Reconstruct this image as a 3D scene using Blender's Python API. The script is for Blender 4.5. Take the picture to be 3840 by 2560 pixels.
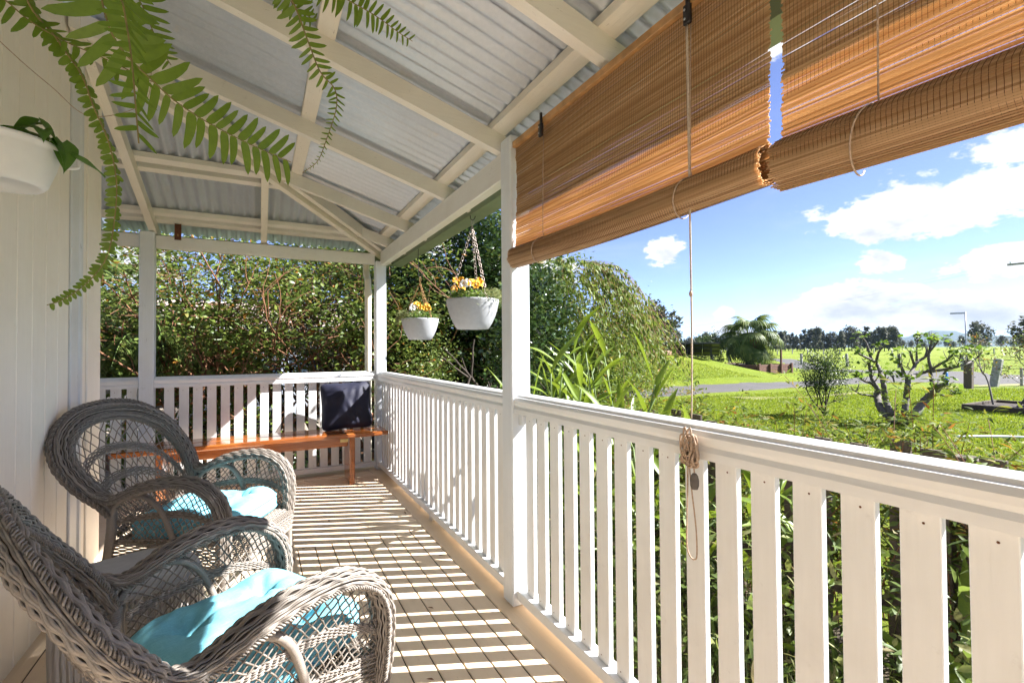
import bpy, math, random
import numpy as np
from mathutils import Vector, Matrix
for o in list(bpy.data.objects): bpy.data.objects.remove(o)
S = bpy.context.scene
COL = S.collection
RNG = np.random.RandomState(7)
random.seed(7)
# ------------------------------------------------------------------ camera
YAW, PITCH, ROLL, EYE = 0.4864, 0.0172, -0.0071, 1.17
cam = bpy.data.cameras.new('camera'); camo = bpy.data.objects.new('camera', cam); COL.objects.link(camo)
fw = Vector((math.sin(YAW)*math.cos(PITCH), math.cos(YAW)*math.cos(PITCH), math.sin(PITCH)))
r0 = Vector((math.cos(YAW), -math.sin(YAW), 0)); u0 = r0.cross(fw)
rr = r0*math.cos(ROLL) + u0*math.sin(ROLL); uu = u0*math.cos(ROLL) - r0*math.sin(ROLL)
camo.matrix_world = Matrix(((rr.x, uu.x, -fw.x, 0), (rr.y, uu.y, -fw.y, 0), (rr.z, uu.z, -fw.z, EYE), (0, 0, 0, 1)))
cam.lens = 16.80; cam.sensor_width = 36; cam.sensor_fit = 'HORIZONTAL'; cam.clip_start = .02; cam.clip_end = 20000
S.camera = camo
# ------------------------------------------------------------------ sky and sun
SUN_EL = math.radians(41.0)
SUNH = Vector((.917, -.398))
w = bpy.data.worlds.new('World'); S.world = w; w.use_nodes = True
nt = w.node_tree; nt.nodes.clear()
def wn(t, **k):
    n = nt.nodes.new(t)
    for a, b in k.items(): setattr(n, a, b)
    return n
def wl(a, b): nt.links.new(a, b)
def wm(op, a, b=None, c=None):
    n = wn('ShaderNodeMath', operation=op)
    for i, v in enumerate((a, b, c)):
        if v is None: continue
        if isinstance(v, (int, float)): n.inputs[i].default_value = v
        else: wl(v, n.inputs[i])
    return n.outputs[0]
sky = wn('ShaderNodeTexSky', sky_type='NISHITA'); sky.sun_disc = False
sky.sun_elevation = SUN_EL; sky.sun_rotation = math.atan2(SUNH.x, SUNH.y)
sky.air_density = .40; sky.dust_density = .1; sky.ozone_density = 2.5; sky.altitude = 0
tc = wn('ShaderNodeTexCoord'); sep = wn('ShaderNodeSeparateXYZ'); wl(tc.outputs['Generated'], sep.inputs[0])
az = wm('ARCTAN2', sep.outputs[0], sep.outputs[1]); el = wm('ARCSINE', sep.outputs[2])
def cmb(x, y, z):
    n = wn('ShaderNodeCombineXYZ')
    for i, v in enumerate((x, y, z)):
        if isinstance(v, (int, float)): n.inputs[i].default_value = v
        else: wl(v, n.inputs[i])
    return n.outputs[0]
def wnoise(vec, sc, det, rough=.55, dist=0.0):
    n = wn('ShaderNodeTexNoise'); n.inputs['Scale'].default_value = sc; n.inputs['Detail'].default_value = det
    n.inputs['Roughness'].default_value = rough; n.inputs['Distortion'].default_value = dist; wl(vec, n.inputs['Vector'])
    return n.outputs['Fac']
els = wm('MULTIPLY', el, 1.9)
vec = cmb(az, els, 3.7)
fbm = wnoise(vec, 9.0, 9, .56, .15)
fine = wnoise(vec, 34.0, 7, .6, .1)
D = math.radians
CL = [(70.0, 12.6, 9.0, 2.9), (74.5, 7.2, 5.0, 1.6), (66.0, 8.15, 2.4, 1.05), (62.0, 3.7, 6.6, 2.4), (70.0, 2.6, 7.5, 2.0),
      (45.4, 10.9, 2.2, 1.5), (76.0, 16.2, 4.2, 1.6), (51.9, 3.8, 1.3, .9), (52.5, 1.9, 2.6, .9), (83, 6, 6, 2.5), (88, 14, 7, 3),
      (30, 9, 7, 3), (12, 13, 9, 3.5), (-12, 8, 6, 2.6), (-30, 16, 8, 3), (104, 9, 8, 3), (20, 27, 10, 4), (62, 33, 11, 4.5), (100, 26, 10, 4), (130, 12, 9, 3.5), (-60, 12, 9, 3.5), (160, 18, 9, 4), (-100, 10, 9, 3.5), (0, 42, 16, 6), (45, 50, 18, 6), (90, 44, 16, 6), (135, 34, 14, 5), (180, 45, 18, 6), (-135, 40, 16, 6), (-90, 30, 14, 5), (-45, 46, 18, 6), (110, 62, 30, 7), (20, 68, 30, 7), (-70, 64, 30, 7), (-150, 66, 30, 7), (150, 8, 8, 3), (-130, 14, 9, 4), (170, 28, 12, 4.5), (-20, 28, 12, 4)]  # the last, mostly high clouds are out of view, added for more fill light
tot = None
for a0, e0, sa, se in CL:
    da = wm('MULTIPLY', wm('SUBTRACT', az, D(a0)), 1/D(sa)); de = wm('MULTIPLY', wm('SUBTRACT', el, D(e0)), 1/D(se))
    q = wm('SUBTRACT', 1.0, wm('SQRT', wm('ADD', wm('MULTIPLY', da, da), wm('MULTIPLY', de, de))))
    tot = q if tot is None else wm('SMOOTH_MAX', tot, q, .25)
dens = wm('ADD', wm('MAXIMUM', tot, -.9), wm('ADD', wm('MULTIPLY', wm('SUBTRACT', fbm, .5), 2.6), wm('MULTIPLY', wm('SUBTRACT', fine, .5), 1.1)))
def wramp(fac, a, b, lo=0.0, hi=1.0):
    n = wn('ShaderNodeMapRange', interpolation_type='SMOOTHSTEP'); wl(fac, n.inputs[0])
    n.inputs[1].default_value = a; n.inputs[2].default_value = b; n.inputs[3].default_value = lo; n.inputs[4].default_value = hi
    return n.outputs[0]
mask = wm('MULTIPLY', wramp(dens, -.06, .24), wramp(el, 0.0, .03))
wisp = wm('MULTIPLY', wramp(wnoise(cmb(az, wm('MULTIPLY', el, 4.0), 1.3), 3.2, 6, .6, .4), .50, .82), .16)
mask = wm('MAXIMUM', mask, wisp)
# grey bellies: the cloud seen a little further up is thicker
fb2 = wnoise(cmb(wm('ADD', az, -.012), wm('ADD', els, .05), 3.7), 9.0, 5, .56, .15)
shade = wramp(wm('SUBTRACT', wm('ADD', fb2, wm('MULTIPLY', tot, .12)), wm('MULTIPLY', fine, .15)), .38, .72)
ccol = wn('ShaderNodeMix', data_type='RGBA'); wl(shade, ccol.inputs[0])
ccol.inputs[6].default_value = (3.75, 3.77, 3.8, 1); ccol.inputs[7].default_value = (2.1, 2.25, 2.55, 1)
hs = wn('ShaderNodeHueSaturation'); hs.inputs['Saturation'].default_value = .98; hs.inputs['Hue'].default_value = .512; hs.inputs['Value'].default_value = 1.0
wl(sky.outputs[0], hs.inputs['Color'])
mx = wn('ShaderNodeMix', data_type='RGBA'); wl(mask, mx.inputs[0]); wl(hs.outputs[0], mx.inputs[6]); wl(ccol.outputs[2], mx.inputs[7])
bg = wn('ShaderNodeBackground'); bg.inputs['Strength'].default_value = .05; wl(mx.outputs[2], bg.inputs['Color'])
out = wn('ShaderNodeOutputWorld'); wl(bg.outputs[0], out.inputs['Surface'])
sl = bpy.data.lights.new('sun', 'SUN'); sl.energy = 2.9; sl.angle = math.radians(.53); sl.color = (1.0, .98, .95)
slo = bpy.data.objects.new('sun', sl); COL.objects.link(slo); slo.location = (30, -14, 40)
slo.rotation_euler = Vector((-SUNH.x*math.cos(SUN_EL), -SUNH.y*math.cos(SUN_EL), -math.sin(SUN_EL))).to_track_quat('-Z', 'Y').to_euler()
S.view_settings.view_transform = 'Standard'; S.view_settings.look = 'None'; S.view_settings.gamma = 1
S.view_settings.exposure = 2.86
S.view_settings.use_curve_mapping = False
S.render.engine = 'CYCLES'
S.cycles.max_bounces = 10; S.cycles.diffuse_bounces = 6; S.cycles.transparent_max_bounces = 16; S.cycles.transmission_bounces = 6
# ------------------------------------------------------------------ materials
MATS = {}
def newmat(name):
    m = bpy.data.materials.new(name); m.use_nodes = True; MATS[name] = m
    return m, m.node_tree, m.node_tree.nodes['Principled BSDF']
class NT:
    def __init__(s, t): s.t = t
    def n(s, ty, **k):
        n = s.t.nodes.new(ty)
        for a, b in k.items(): setattr(n, a, b)
        return n
    def l(s, a, b): s.t.links.new(a, b)
    def coord(s, scale=(1, 1, 1), kind='Object'):
        tc = s.n('ShaderNodeTexCoord'); mp = s.n('ShaderNodeMapping'); s.l(tc.outputs[kind], mp.inputs[0]); mp.inputs['Scale'].default_value = scale
        return mp.outputs[0]
    def pos(s, scale=(1, 1, 1)):
        g = s.n('ShaderNodeNewGeometry'); mp = s.n('ShaderNodeMapping'); s.l(g.outputs['Position'], mp.inputs[0]); mp.inputs['Scale'].default_value = scale
        return mp.outputs[0]
    def noise(s, vec, scale, detail=4, rough=.55, dist=0):
        n = s.n('ShaderNodeTexNoise'); n.inputs['Scale'].default_value = scale; n.inputs['Detail'].default_value = detail
        n.inputs['Roughness'].default_value = rough; n.inputs['Distortion'].default_value = dist; s.l(vec, n.inputs['Vector'])
        return n.outputs['Fac']
    def ramp(s, fac, stops):
        r = s.n('ShaderNodeValToRGB'); e = r.color_ramp.elements
        while len(e) > 1: e.remove(e[0])
        e[0].position = stops[0][0]; e[0].color = (*stops[0][1], 1)
        for p, c in stops[1:]: x = e.new(p); x.color = (*c, 1)
        s.l(fac, r.inputs[0]); return r.outputs[0]
    def rng(s, fac, a, b, lo=0., hi=1.):
        n = s.n('ShaderNodeMapRange'); s.l(fac, n.inputs[0]); n.inputs[1].default_value = a; n.inputs[2].default_value = b
        n.inputs[3].default_value = lo; n.inputs[4].default_value = hi; return n.outputs[0]
    def mix(s, fac, a, b, mode='MIX'):
        m = s.n('ShaderNodeMix', data_type='RGBA', blend_type=mode)
        for i, v in ((0, fac), (6, a), (7, b)):
            if isinstance(v, (int, float)): m.inputs[i].default_value = v
            elif isinstance(v, tuple): m.inputs[i].default_value = (*v, 1)
            else: s.l(v, m.inputs[i])
        return m.outputs[2]
    def bump(s, h, strength, dist, bsdf):
        b = s.n('ShaderNodeBump'); b.inputs['Strength'].default_value = strength; b.inputs['Distance'].default_value = dist
        s.l(h, b.inputs['Height']); s.l(b.outputs[0], bsdf.inputs['Normal'])
def paint(name, col, dirt, rough=.42, grain=(3, 3, .35), gs=26, bump=.35, wear=0., wearcol=(.16, .11, .07), kind='Object'):
    """old brushed paint on timber: faint grain along local z/long axis, smudges, a few chips"""
    m, t, b = newmat(name); q = NT(t)
    v = q.coord(grain, kind); pz = q.pos()
    g = q.noise(v, gs, 6, .6, .2); d = q.noise(pz, 2.3, 5, .6); s2 = q.noise(pz, 21., 5, .65)
    c = q.mix(q.rng(d, .45, .75, 0, .55), col, dirt); c = q.mix(q.rng(g, .35, .75, 0, .16), c, tuple(x*.72 for x in col))
    if wear > 0:
        wv = q.coord(tuple(x*1.3 for x in grain), kind); chip = q.noise(wv, gs*1.2, 6, .7)
        sp = q.n('ShaderNodeMath', operation='MULTIPLY'); q.l(q.rng(chip, .70-.06*wear, .735-.06*wear), sp.inputs[0]); q.l(q.rng(s2, .42, .6), sp.inputs[1])
        c = q.mix(sp.outputs[0], c, wearcol)
    c = q.mix(q.rng(s2, .64, .80, 0, .30), c, tuple(x*.55 for x in dirt))
    s3 = q.noise(pz, 11., 9, .78); c = q.mix(q.rng(s3, .68, .72, 0, .55), c, (.24, .18, .13))
    q.l(c, b.inputs['Base Color']); q.l(q.rng(d, .3, .7, rough-.08, rough+.12), b.inputs['Roughness'])
    q.bump(g, bump, .002, b); return m
# long axis of timber: z for uprights (Z), x / y for horizontal members
paint('white_upright', (.76, .765, .765), (.58, .565, .54), grain=(3, 3, .25), bump=.3)
paint('white_rail_y', (.79, .795, .80), (.60, .57, .52), grain=(3, .2, 3), bump=.25, wear=.25)
paint('white_rail_x', (.78, .785, .79), (.60, .57, .52), grain=(.2, 3, 3), bump=.25, wear=.25)
paint('post_paint', (.70, .725, .755), (.55, .55, .54), grain=(4, 4, .2), bump=.8, wear=.5, wearcol=(.3, .28, .25))
paint('beam_paint_y', (.76, .75, .72), (.62, .585, .53), grain=(4, .2, 4), bump=.7, wear=.8)
paint('beam_paint_x', (.76, .75, .735), (.60, .58, .55), grain=(.2, 4, 4), bump=.7, wear=.8)
paint('cream_x', (.75, .715, .645), (.58, .54, .47), grain=(.25, 4, 4), bump=.7, wear=.9)
paint('cream_y', (.75, .70, .61), (.60, .53, .43), grain=(4, .25, 4), bump=.7, wear=.9)
paint('wall_paint', (.83, .77, .68), (.70, .63, .53), grain=(3, 3, .2), bump=.2, rough=.5)
paint('wall_trim', (.66, .665, .67), (.5, .5, .49), grain=(3, 3, .2), bump=.4, wear=1.0, wearcol=(.12, .1, .09))
paint('floor_y', (.76, .605, .44), (.65, .50, .355), grain=(4, .22, 4), gs=22, bump=.5, rough=.46, wear=.45, wearcol=(.22, .14, .08))
paint('floor_x', (.75, .60, .44), (.63, .495, .355), grain=(.22, 4, 4), gs=22, bump=.5, rough=.46, wear=.55, wearcol=(.20, .13, .08))
paint('gutter_green', (.21, .26, .165), (.15, .18, .12), rough=.35, grain=(1, .2, 1), bump=.05)
paint('downpipe_cream', (.72, .66, .52), (.55, .5, .4), rough=.4, bump=.1)
m, t, b = newmat('roof_iron'); q = NT(t)
p_ = q.pos(); n1 = q.noise(p_, 1.6, 5); n2 = q.noise(p_, 60, 3); n3 = q.noise(p_, 9, 5, .65)
c = q.mix(q.rng(n1, .35, .7), (.52, .57, .635), (.42, .455, .51)); c = q.mix(q.rng(n3, .62, .75, 0, .5), c, (.50, .46, .40)); c = q.mix(q.rng(n2, .4, .7, 0, .12), c, (.8, .8, .82))
q.l(c, b.inputs['Base Color']); b.inputs['Metallic'].default_value = .35; q.l(q.rng(n1, .3, .7, .30, .45), b.inputs['Roughness']); q.bump(n3, .12, .01, b)
m, t, b = newmat('wicker'); q = NT(t)
g = q.n('ShaderNodeNewGeometry'); p_ = q.pos(); n1 = q.noise(p_, 7, 4); n2 = q.noise(p_, 240, 3)
c = q.ramp(g.outputs['Random Per Island'], [(0, (.14, .118, .099)), (.5, (.22, .19, .162)), (1, (.33, .295, .26))])
c = q.mix(q.rng(n1, .4, .7, 0, .5), c, (.25, .22, .19)); c = q.mix(q.rng(n2, .45, .7, 0, .4), c, (.16, .138, .118))
q.l(c, b.inputs['Base Color']); b.inputs['Roughness'].default_value = .5; q.bump(n2, .4, .0012, b)
m, t, b = newmat('wicker_core'); b.inputs['Base Color'].default_value = (.075, .062, .05, 1); b.inputs['Roughness'].default_value = .8
def fabric(name, col, col2, scale=700, sheen=0., rough=.85, bump=.25):
    m, t, b = newmat(name); q = NT(t)
    v1 = q.coord((1, .06, 1)); v2 = q.coord((.06, 1, 1)); a = q.noise(v1, scale, 3); b2 = q.noise(v2, scale, 3); big = q.noise(q.pos(), 9, 4); slub = q.noise(q.coord((.15, 1, 1)), 170, 4, .7)
    mm = q.n('ShaderNodeMath', operation='MAXIMUM'); q.l(a, mm.inputs[0]); q.l(b2, mm.inputs[1])
    c = q.mix(q.rng(mm.outputs[0], .42, .75), col, col2); c = q.mix(q.rng(big, .4, .7, 0, .35), c, tuple(x*.82 for x in col)); c = q.mix(q.rng(slub, .5, .75, 0, .45), c, tuple(min(1, x*1.35) for x in col2))
    q.l(c, b.inputs['Base Color']); b.inputs['Roughness'].default_value = rough
    b.inputs['Sheen Weight'].default_value = sheen; b.inputs['Sheen Roughness'].default_value = .35
    q.bump(mm.outputs[0], bump, .001, b); return m
fabric('cyan_fabric', (.14, .45, .57), (.23, .56, .67))
m = fabric('navy_velvet', (.0035, .004, .018), (.006, .007, .030), 300, .25, .7, .1)
m.node_tree.nodes['Principled BSDF'].inputs['Sheen Tint'].default_value = (.30, .32, .55, 1)
m, t, b = newmat('bench_wood'); q = NT(t)
v = q.coord((.5, 7, 7)); n1 = q.noise(v, 5, 8, .62, 1.2); v2 = q.coord((.12, 9, 9)); n2 = q.noise(v2, 30, 4); pz = q.noise(q.pos(), 3, 4)
c = q.ramp(n1, [(.25, (.13, .032, .008)), (.5, (.30, .085, .017)), (.75, (.45, .16, .038))]); c = q.mix(q.rng(n2, .5, .75, 0, .5), c, (.10, .03, .01)); c = q.mix(q.rng(pz, .5, .8, 0, .5), c, (.2, .09, .04))
q.l(c, b.inputs['Base Color']); b.inputs['Roughness'].default_value = .2; b.inputs['Coat Weight'].default_value = .6; b.inputs['Coat Roughness'].default_value = .08; q.bump(n1, .12, .002, b)
m, t, b = newmat('blind_stick'); q = NT(t)
g = q.n('ShaderNodeNewGeometry'); v = q.coord((2, .12, 2)); n1 = q.noise(v, 40, 4)
c = q.ramp(g.outputs['Random Per Island'], [(0, (.50, .30, .145)), (.5, (.65, .43, .23)), (1, (.78, .56, .33))]); c = q.mix(q.rng(n1, .4, .75, 0, .5), c, (.44, .25, .11))
q.l(c, b.inputs['Base Color']); b.inputs['Roughness'].default_value = .45
tr = q.n('ShaderNodeBsdfTranslucent'); q.l(c, tr.inputs['Color']); ms = q.n('ShaderNodeMixShader'); ms.inputs[0].default_value = .50
q.l(b.outputs[0], ms.inputs[1]); q.l(tr.outputs[0], ms.inputs[2]); q.l(ms.outputs[0], t.nodes['Material Output'].inputs['Surface'])
def plain(name, col, rough=.6, metal=0., n_scale=30, var=.35, bump=.15, coat=0.):
    m, t, b = newmat(name); q = NT(t); p_ = q.pos(); n1 = q.noise(p_, n_scale, 5, .6)
    c = q.mix(q.rng(n1, .35, .7), col, tuple(x*(1-var) for x in col)); q.l(c, b.inputs['Base Color'])
    b.inputs['Roughness'].default_value = rough; b.inputs['Metallic'].default_value = metal; b.inputs['Coat Weight'].default_value = coat; q.bump(n1, bump, .003, b); return m
plain('headrail_wood', (.55, .30, .12), .5, 0, 14, .45)
plain('rope_tan', (.50, .36, .26), .8, 0, 150, .45, .5)
plain('rope_pale', (.62, .52, .42), .8, 0, 150, .35, .5)
plain('dark_metal', (.05, .045, .045), .45, .7, 60)
plain('rusty', (.16, .055, .025), .8, .2, 90, .6, .4)
plain('rust_chain', (.42, .24, .10), .5, .5, 160, .5)
plain('steel_chain', (.46, .38, .33), .42, .6, 160, .4)
plain('brass', (.55, .42, .18), .35, .9, 60)
plain('pot_grey', (.38, .385, .405), .7, 0, 40, .10, .12)
plain('pot_white', (.72, .72, .73), .35, 0, 6, .12, .03)
plain('soil', (.05, .035, .025), .95, 0, 80, .5, .6)
plain('terracotta', (.46, .27, .19), .8, 0, 20, .3)
plain('bark_grey', (.155, .135, .12), .85, 0, 28, .55, .8)
plain('bark_dark', (.065, .048, .036), .9, 0, 30, .5, .8)
plain('twig_orange', (.24, .105, .048), .75, 0, 40, .45, .4)
plain('stem_green', (.11, .17, .035), .6, 0, 40, .4)
plain('rachis', (.20, .15, .045), .6, 0, 60, .4)
plain('picket_wood', (.12, .092, .07), .9, 0, 25, .5, .8)
plain('sleeper_red', (.155, .072, .05), .85, 0, 8, .5, .6)
plain('sleeper_dark', (.085, .062, .043), .9, 0, 8, .5, .6)
plain('post_grey', (.33, .32, .295), .9, 0, 12, .45, .6)
plain('blue_plastic', (.02, .14, .46), .4, 0, 12, .2)
plain('sign_metal', (.42, .43, .45), .4, .5, 12, .3)
plain('solar_back', (.05, .055, .05), .5, .1, 4, .4)
plain('solar_frame', (.02, .02, .022), .4, .5, 10, .3)
plain('wave_stool', (.40, .375, .345), .62, 0, 14, .16, .1)
plain('shed_wall', (.23, .225, .215), .8, 0, 3, .3)
plain('shed_roof', (.60, .47, .415), .6, 0, 2, .15)
plain('shed_dark', (.035, .035, .04), .6, 0, 3, .3)
plain('car_paint', (.45, .50, .60), .25, .2, 2, .06, 0, .8)
plain('car_glass', (.03, .05, .08), .08, 0, 2, .1, 0)
plain('tyre', (.02, .02, .02), .8, 0, 20, .3)
plain('wire', (.03, .03, .03), .6, 0, 4, .1)
plain('hose_white', (.7, .72, .7), .5, 0, 10, .1)
plain('plastic_red', (.30, .06, .025), .5, 0, 30, .3)
plain('petal_yellow', (.80, .40, .012), .6, 0, 60, .2, 0)
plain('petal_white', (.80, .78, .76), .6, 0, 60, .1, 0)
plain('petal_pink', (.62, .10, .16), .6, 0, 60, .2, 0)
plain('hill_far', (.045, .075, .045), .95, 0, .02, .45, 0)
plain('cable_pale', (.5, .5, .5), .6, 0, 5, .1)
# wavy carved surface of the stool
m = MATS['wave_stool']; q = NT(m.node_tree); b = m.node_tree.nodes['Principled BSDF']
wv = q.n('ShaderNodeTexWave', wave_type='BANDS', bands_direction='X'); tcx = q.coord((1, 1, .30)); q.l(tcx, wv.inputs['Vector'])
wv.inputs['Scale'].default_value = 17; wv.inputs['Distortion'].default_value = 5.5; wv.inputs['Detail'].default_value = 2; wv.inputs['Detail Scale'].default_value = .9
for l in list(b.inputs['Normal'].links): m.node_tree.links.remove(l)
q.bump(wv.outputs['Fac'], .9, .012, b)
def leafmat(name, stops, rough=.38, trans=.32, spec=.5):
    m, t, b = newmat(name); q = NT(t); g = q.n('ShaderNodeNewGeometry')
    c = q.ramp(g.outputs['Random Per Island'], stops); n1 = q.noise(q.pos(), 2.4, 4); c = q.mix(q.rng(n1, .40, .62, 0, .62), c, stops[0][1]); n2 = q.noise(q.pos(), 120, 3); c = q.mix(q.rng(n2, .4, .75, 0, .30), c, tuple(x*.6 for x in stops[0][1]))
    q.l(c, b.inputs['Base Color']); b.inputs['Roughness'].default_value = rough; b.inputs['Specular IOR Level'].default_value = spec
    tr = q.n('ShaderNodeBsdfTranslucent'); hv = q.n('ShaderNodeHueSaturation'); hv.inputs['Value'].default_value = 1.35; hv.inputs['Saturation'].default_value = 1.0; hv.inputs['Hue'].default_value = .488; q.l(c, hv.inputs['Color']); q.l(hv.outputs[0], tr.inputs['Color'])
    ms = q.n('ShaderNodeMixShader'); ms.inputs[0].default_value = trans
    q.l(b.outputs[0], ms.inputs[1]); q.l(tr.outputs[0], ms.inputs[2]); q.l(ms.outputs[0], t.nodes['Material Output'].inputs['Surface']); return m
leafmat('leaf_hedge', [(0, (.07, .115, .02)), (.55, (.14, .195, .036)), (.9, (.23, .27, .055)), (.955, (.16, .18, .05)), (.965, (.42, .19, .02)), (1, (.30, .12, .02))], .42)
leafmat('leaf_camellia', [(0, (.025, .052, .014)), (.6, (.05, .092, .024)), (.93, (.09, .14, .035)), (1, (.17, .20, .04))], .22, .2, .6)
leafmat('leaf_weeping', [(0, (.075, .125, .016)), (.55, (.145, .205, .03)), (.9, (.25, .29, .055)), (.96, (.27, .25, .04)), (1, (.20, .07, .02))], .5, .34, .25)
leafmat('leaf_ginger', [(0, (.09, .15, .014)), (.6, (.16, .225, .02)), (.9, (.27, .29, .032)), (1, (.36, .31, .05))], .42, .3, .35)
leafmat('leaf_nandina', [(0, (.06, .10, .016)), (.5, (.13, .18, .028)), (.8, (.23, .24, .03)), (.93, (.33, .23, .03)), (1, (.36, .10, .025))], .62, .34, .18)
leafmat('leaf_fern', [(0, (.07, .135, .010)), (.6, (.12, .20, .014)), (1, (.22, .275, .028))], .5, .45)
leafmat('leaf_palm', [(0, (.05, .085, .018)), (.6, (.095, .14, .030)), (.93, (.17, .20, .05)), (1, (.30, .25, .09))], .55, .3, .3)
leafmat('leaf_fig', [(0, (.08, .15, .016)), (.6, (.14, .23, .026)), (1, (.24, .30, .05))], .6, .4, .2)
leafmat('leaf_round_shrub', [(0, (.022, .048, .012)), (.6, (.045, .085, .018)), (.93, (.10, .15, .03)), (1, (.20, .24, .05))], .45, .2, .3)
leafmat('leaf_autumn', [(0, (.06, .10, .02)), (.55, (.11, .15, .03)), (.75, (.26, .16, .03)), (1, (.36, .14, .025))], .4)
leafmat('leaf_far', [(0, (.08, .088, .062)), (.6, (.12, .125, .085)), (1, (.17, .17, .115))], .6, .15, .2)  # far crowns: distance haze put into the leaf colour as a paler grey-green
leafmat('leaf_potted', [(0, (.05, .11, .014)), (.6, (.10, .19, .025)), (1, (.22, .27, .05))], .4, .4)
leafmat('leaf_sage', [(0, (.15, .19, .07)), (.6, (.23, .26, .10)), (1, (.34, .33, .13))], .6, .3)
leafmat('leaf_syngonium', [(0, (.06, .15, .018)), (.6, (.10, .21, .03)), (1, (.17, .27, .06))], .3, .4)
leafmat('grass_blade', [(0, (.11, .17, .009)), (.6, (.155, .22, .012)), (1, (.24, .26, .03))], .5, .45, .3)
leafmat('weed_leaf', [(0, (.07, .11, .02)), (.6, (.14, .20, .035)), (.9, (.24, .23, .08)), (1, (.22, .16, .09))], .5)
# ground: mown lawn near, brighter paddock beyond, gravel yard behind the house
m, t, b = newmat('lawn'); q = NT(t); p_ = q.pos()
n1 = q.noise(p_, .35, 5, .6); n2 = q.noise(p_, 3.2, 6, .65); n3 = q.noise(q.pos((60, 60, 60)), 1, 4, .7); n4 = q.noise(p_, .012, 4)
c = q.mix(q.rng(n1, .35, .68), (.135, .19, .007), (.20, .24, .012)); c = q.mix(q.rng(n2, .5, .74, 0, .55), c, (.23, .245, .028)); c = q.mix(q.rng(n3, .35, .72, 0, .65), c, (.08, .13, .007))
c = q.mix(q.rng(n4, .4, .65, 0, .35), c, (.19, .20, .03)); q.l(c, b.inputs['Base Color']); b.inputs['Roughness'].default_value = .85; b.inputs['Specular IOR Level'].default_value = .15
mm = q.n('ShaderNodeMath', operation='ADD'); q.l(n3, mm.inputs[0]); q.l(n2, mm.inputs[1]); q.bump(mm.outputs[0], .9, .06, b)
m, t, b = newmat('asphalt'); q = NT(t); p_ = q.pos(); n1 = q.noise(p_, .8, 5); n2 = q.noise(p_, 26, 4, .7)
c = q.mix(q.rng(n1, .35, .7), (.060, .056, .055), (.082, .074, .070)); c = q.mix(q.rng(n2, .45, .7, 0, .8), c, (.034, .033, .033)); q.l(c, b.inputs['Base Color']); b.inputs['Roughness'].default_value = .9; q.bump(n2, .6, .02, b)
m, t, b = newmat('gravel'); q = NT(t); p_ = q.pos(); vo = q.n('ShaderNodeTexVoronoi'); vo.inputs['Scale'].default_value = 22; q.l(p_, vo.inputs['Vector']); n1 = q.noise(p_, 2, 5)
c = q.mix(q.rng(vo.outputs['Distance'], .1, .6), (.42, .36, .29), (.22, .18, .14)); c = q.mix(q.rng(n1, .45, .7, 0, .6), c, (.30, .25, .19)); q.l(c, b.inputs['Base Color']); b.inputs['Roughness'].default_value = .95; q.bump(vo.outputs['Distance'], .8, .03, b)
m, t, b = newmat('dirt'); q = NT(t); p_ = q.pos(); n1 = q.noise(p_, 2.5, 6, .65); n2 = q.noise(p_, 30, 4)
c = q.mix(q.rng(n1, .38, .62), (.24, .19, .10), (.16, .20, .03)); c = q.mix(q.rng(n2, .4, .7, 0, .5), c, (.09, .07, .035)); q.l(c, b.inputs['Base Color']); b.inputs['Roughness'].default_value = .95; q.bump(n2, .6, .03, b)
m, t, b = newmat('garden_soil'); q = NT(t); p_ = q.pos(); n1 = q.noise(p_, 6, 6, .65); n2 = q.noise(p_, 50, 4)
c = q.mix(q.rng(n1, .38, .62), (.055, .042, .026), (.10, .075, .04)); c = q.mix(q.rng(n2, .5, .7, 0, .6), c, (.17, .13, .07)); q.l(c, b.inputs['Base Color']); b.inputs['Roughness'].default_value = .95; q.bump(n2, .8, .02, b)
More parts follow.
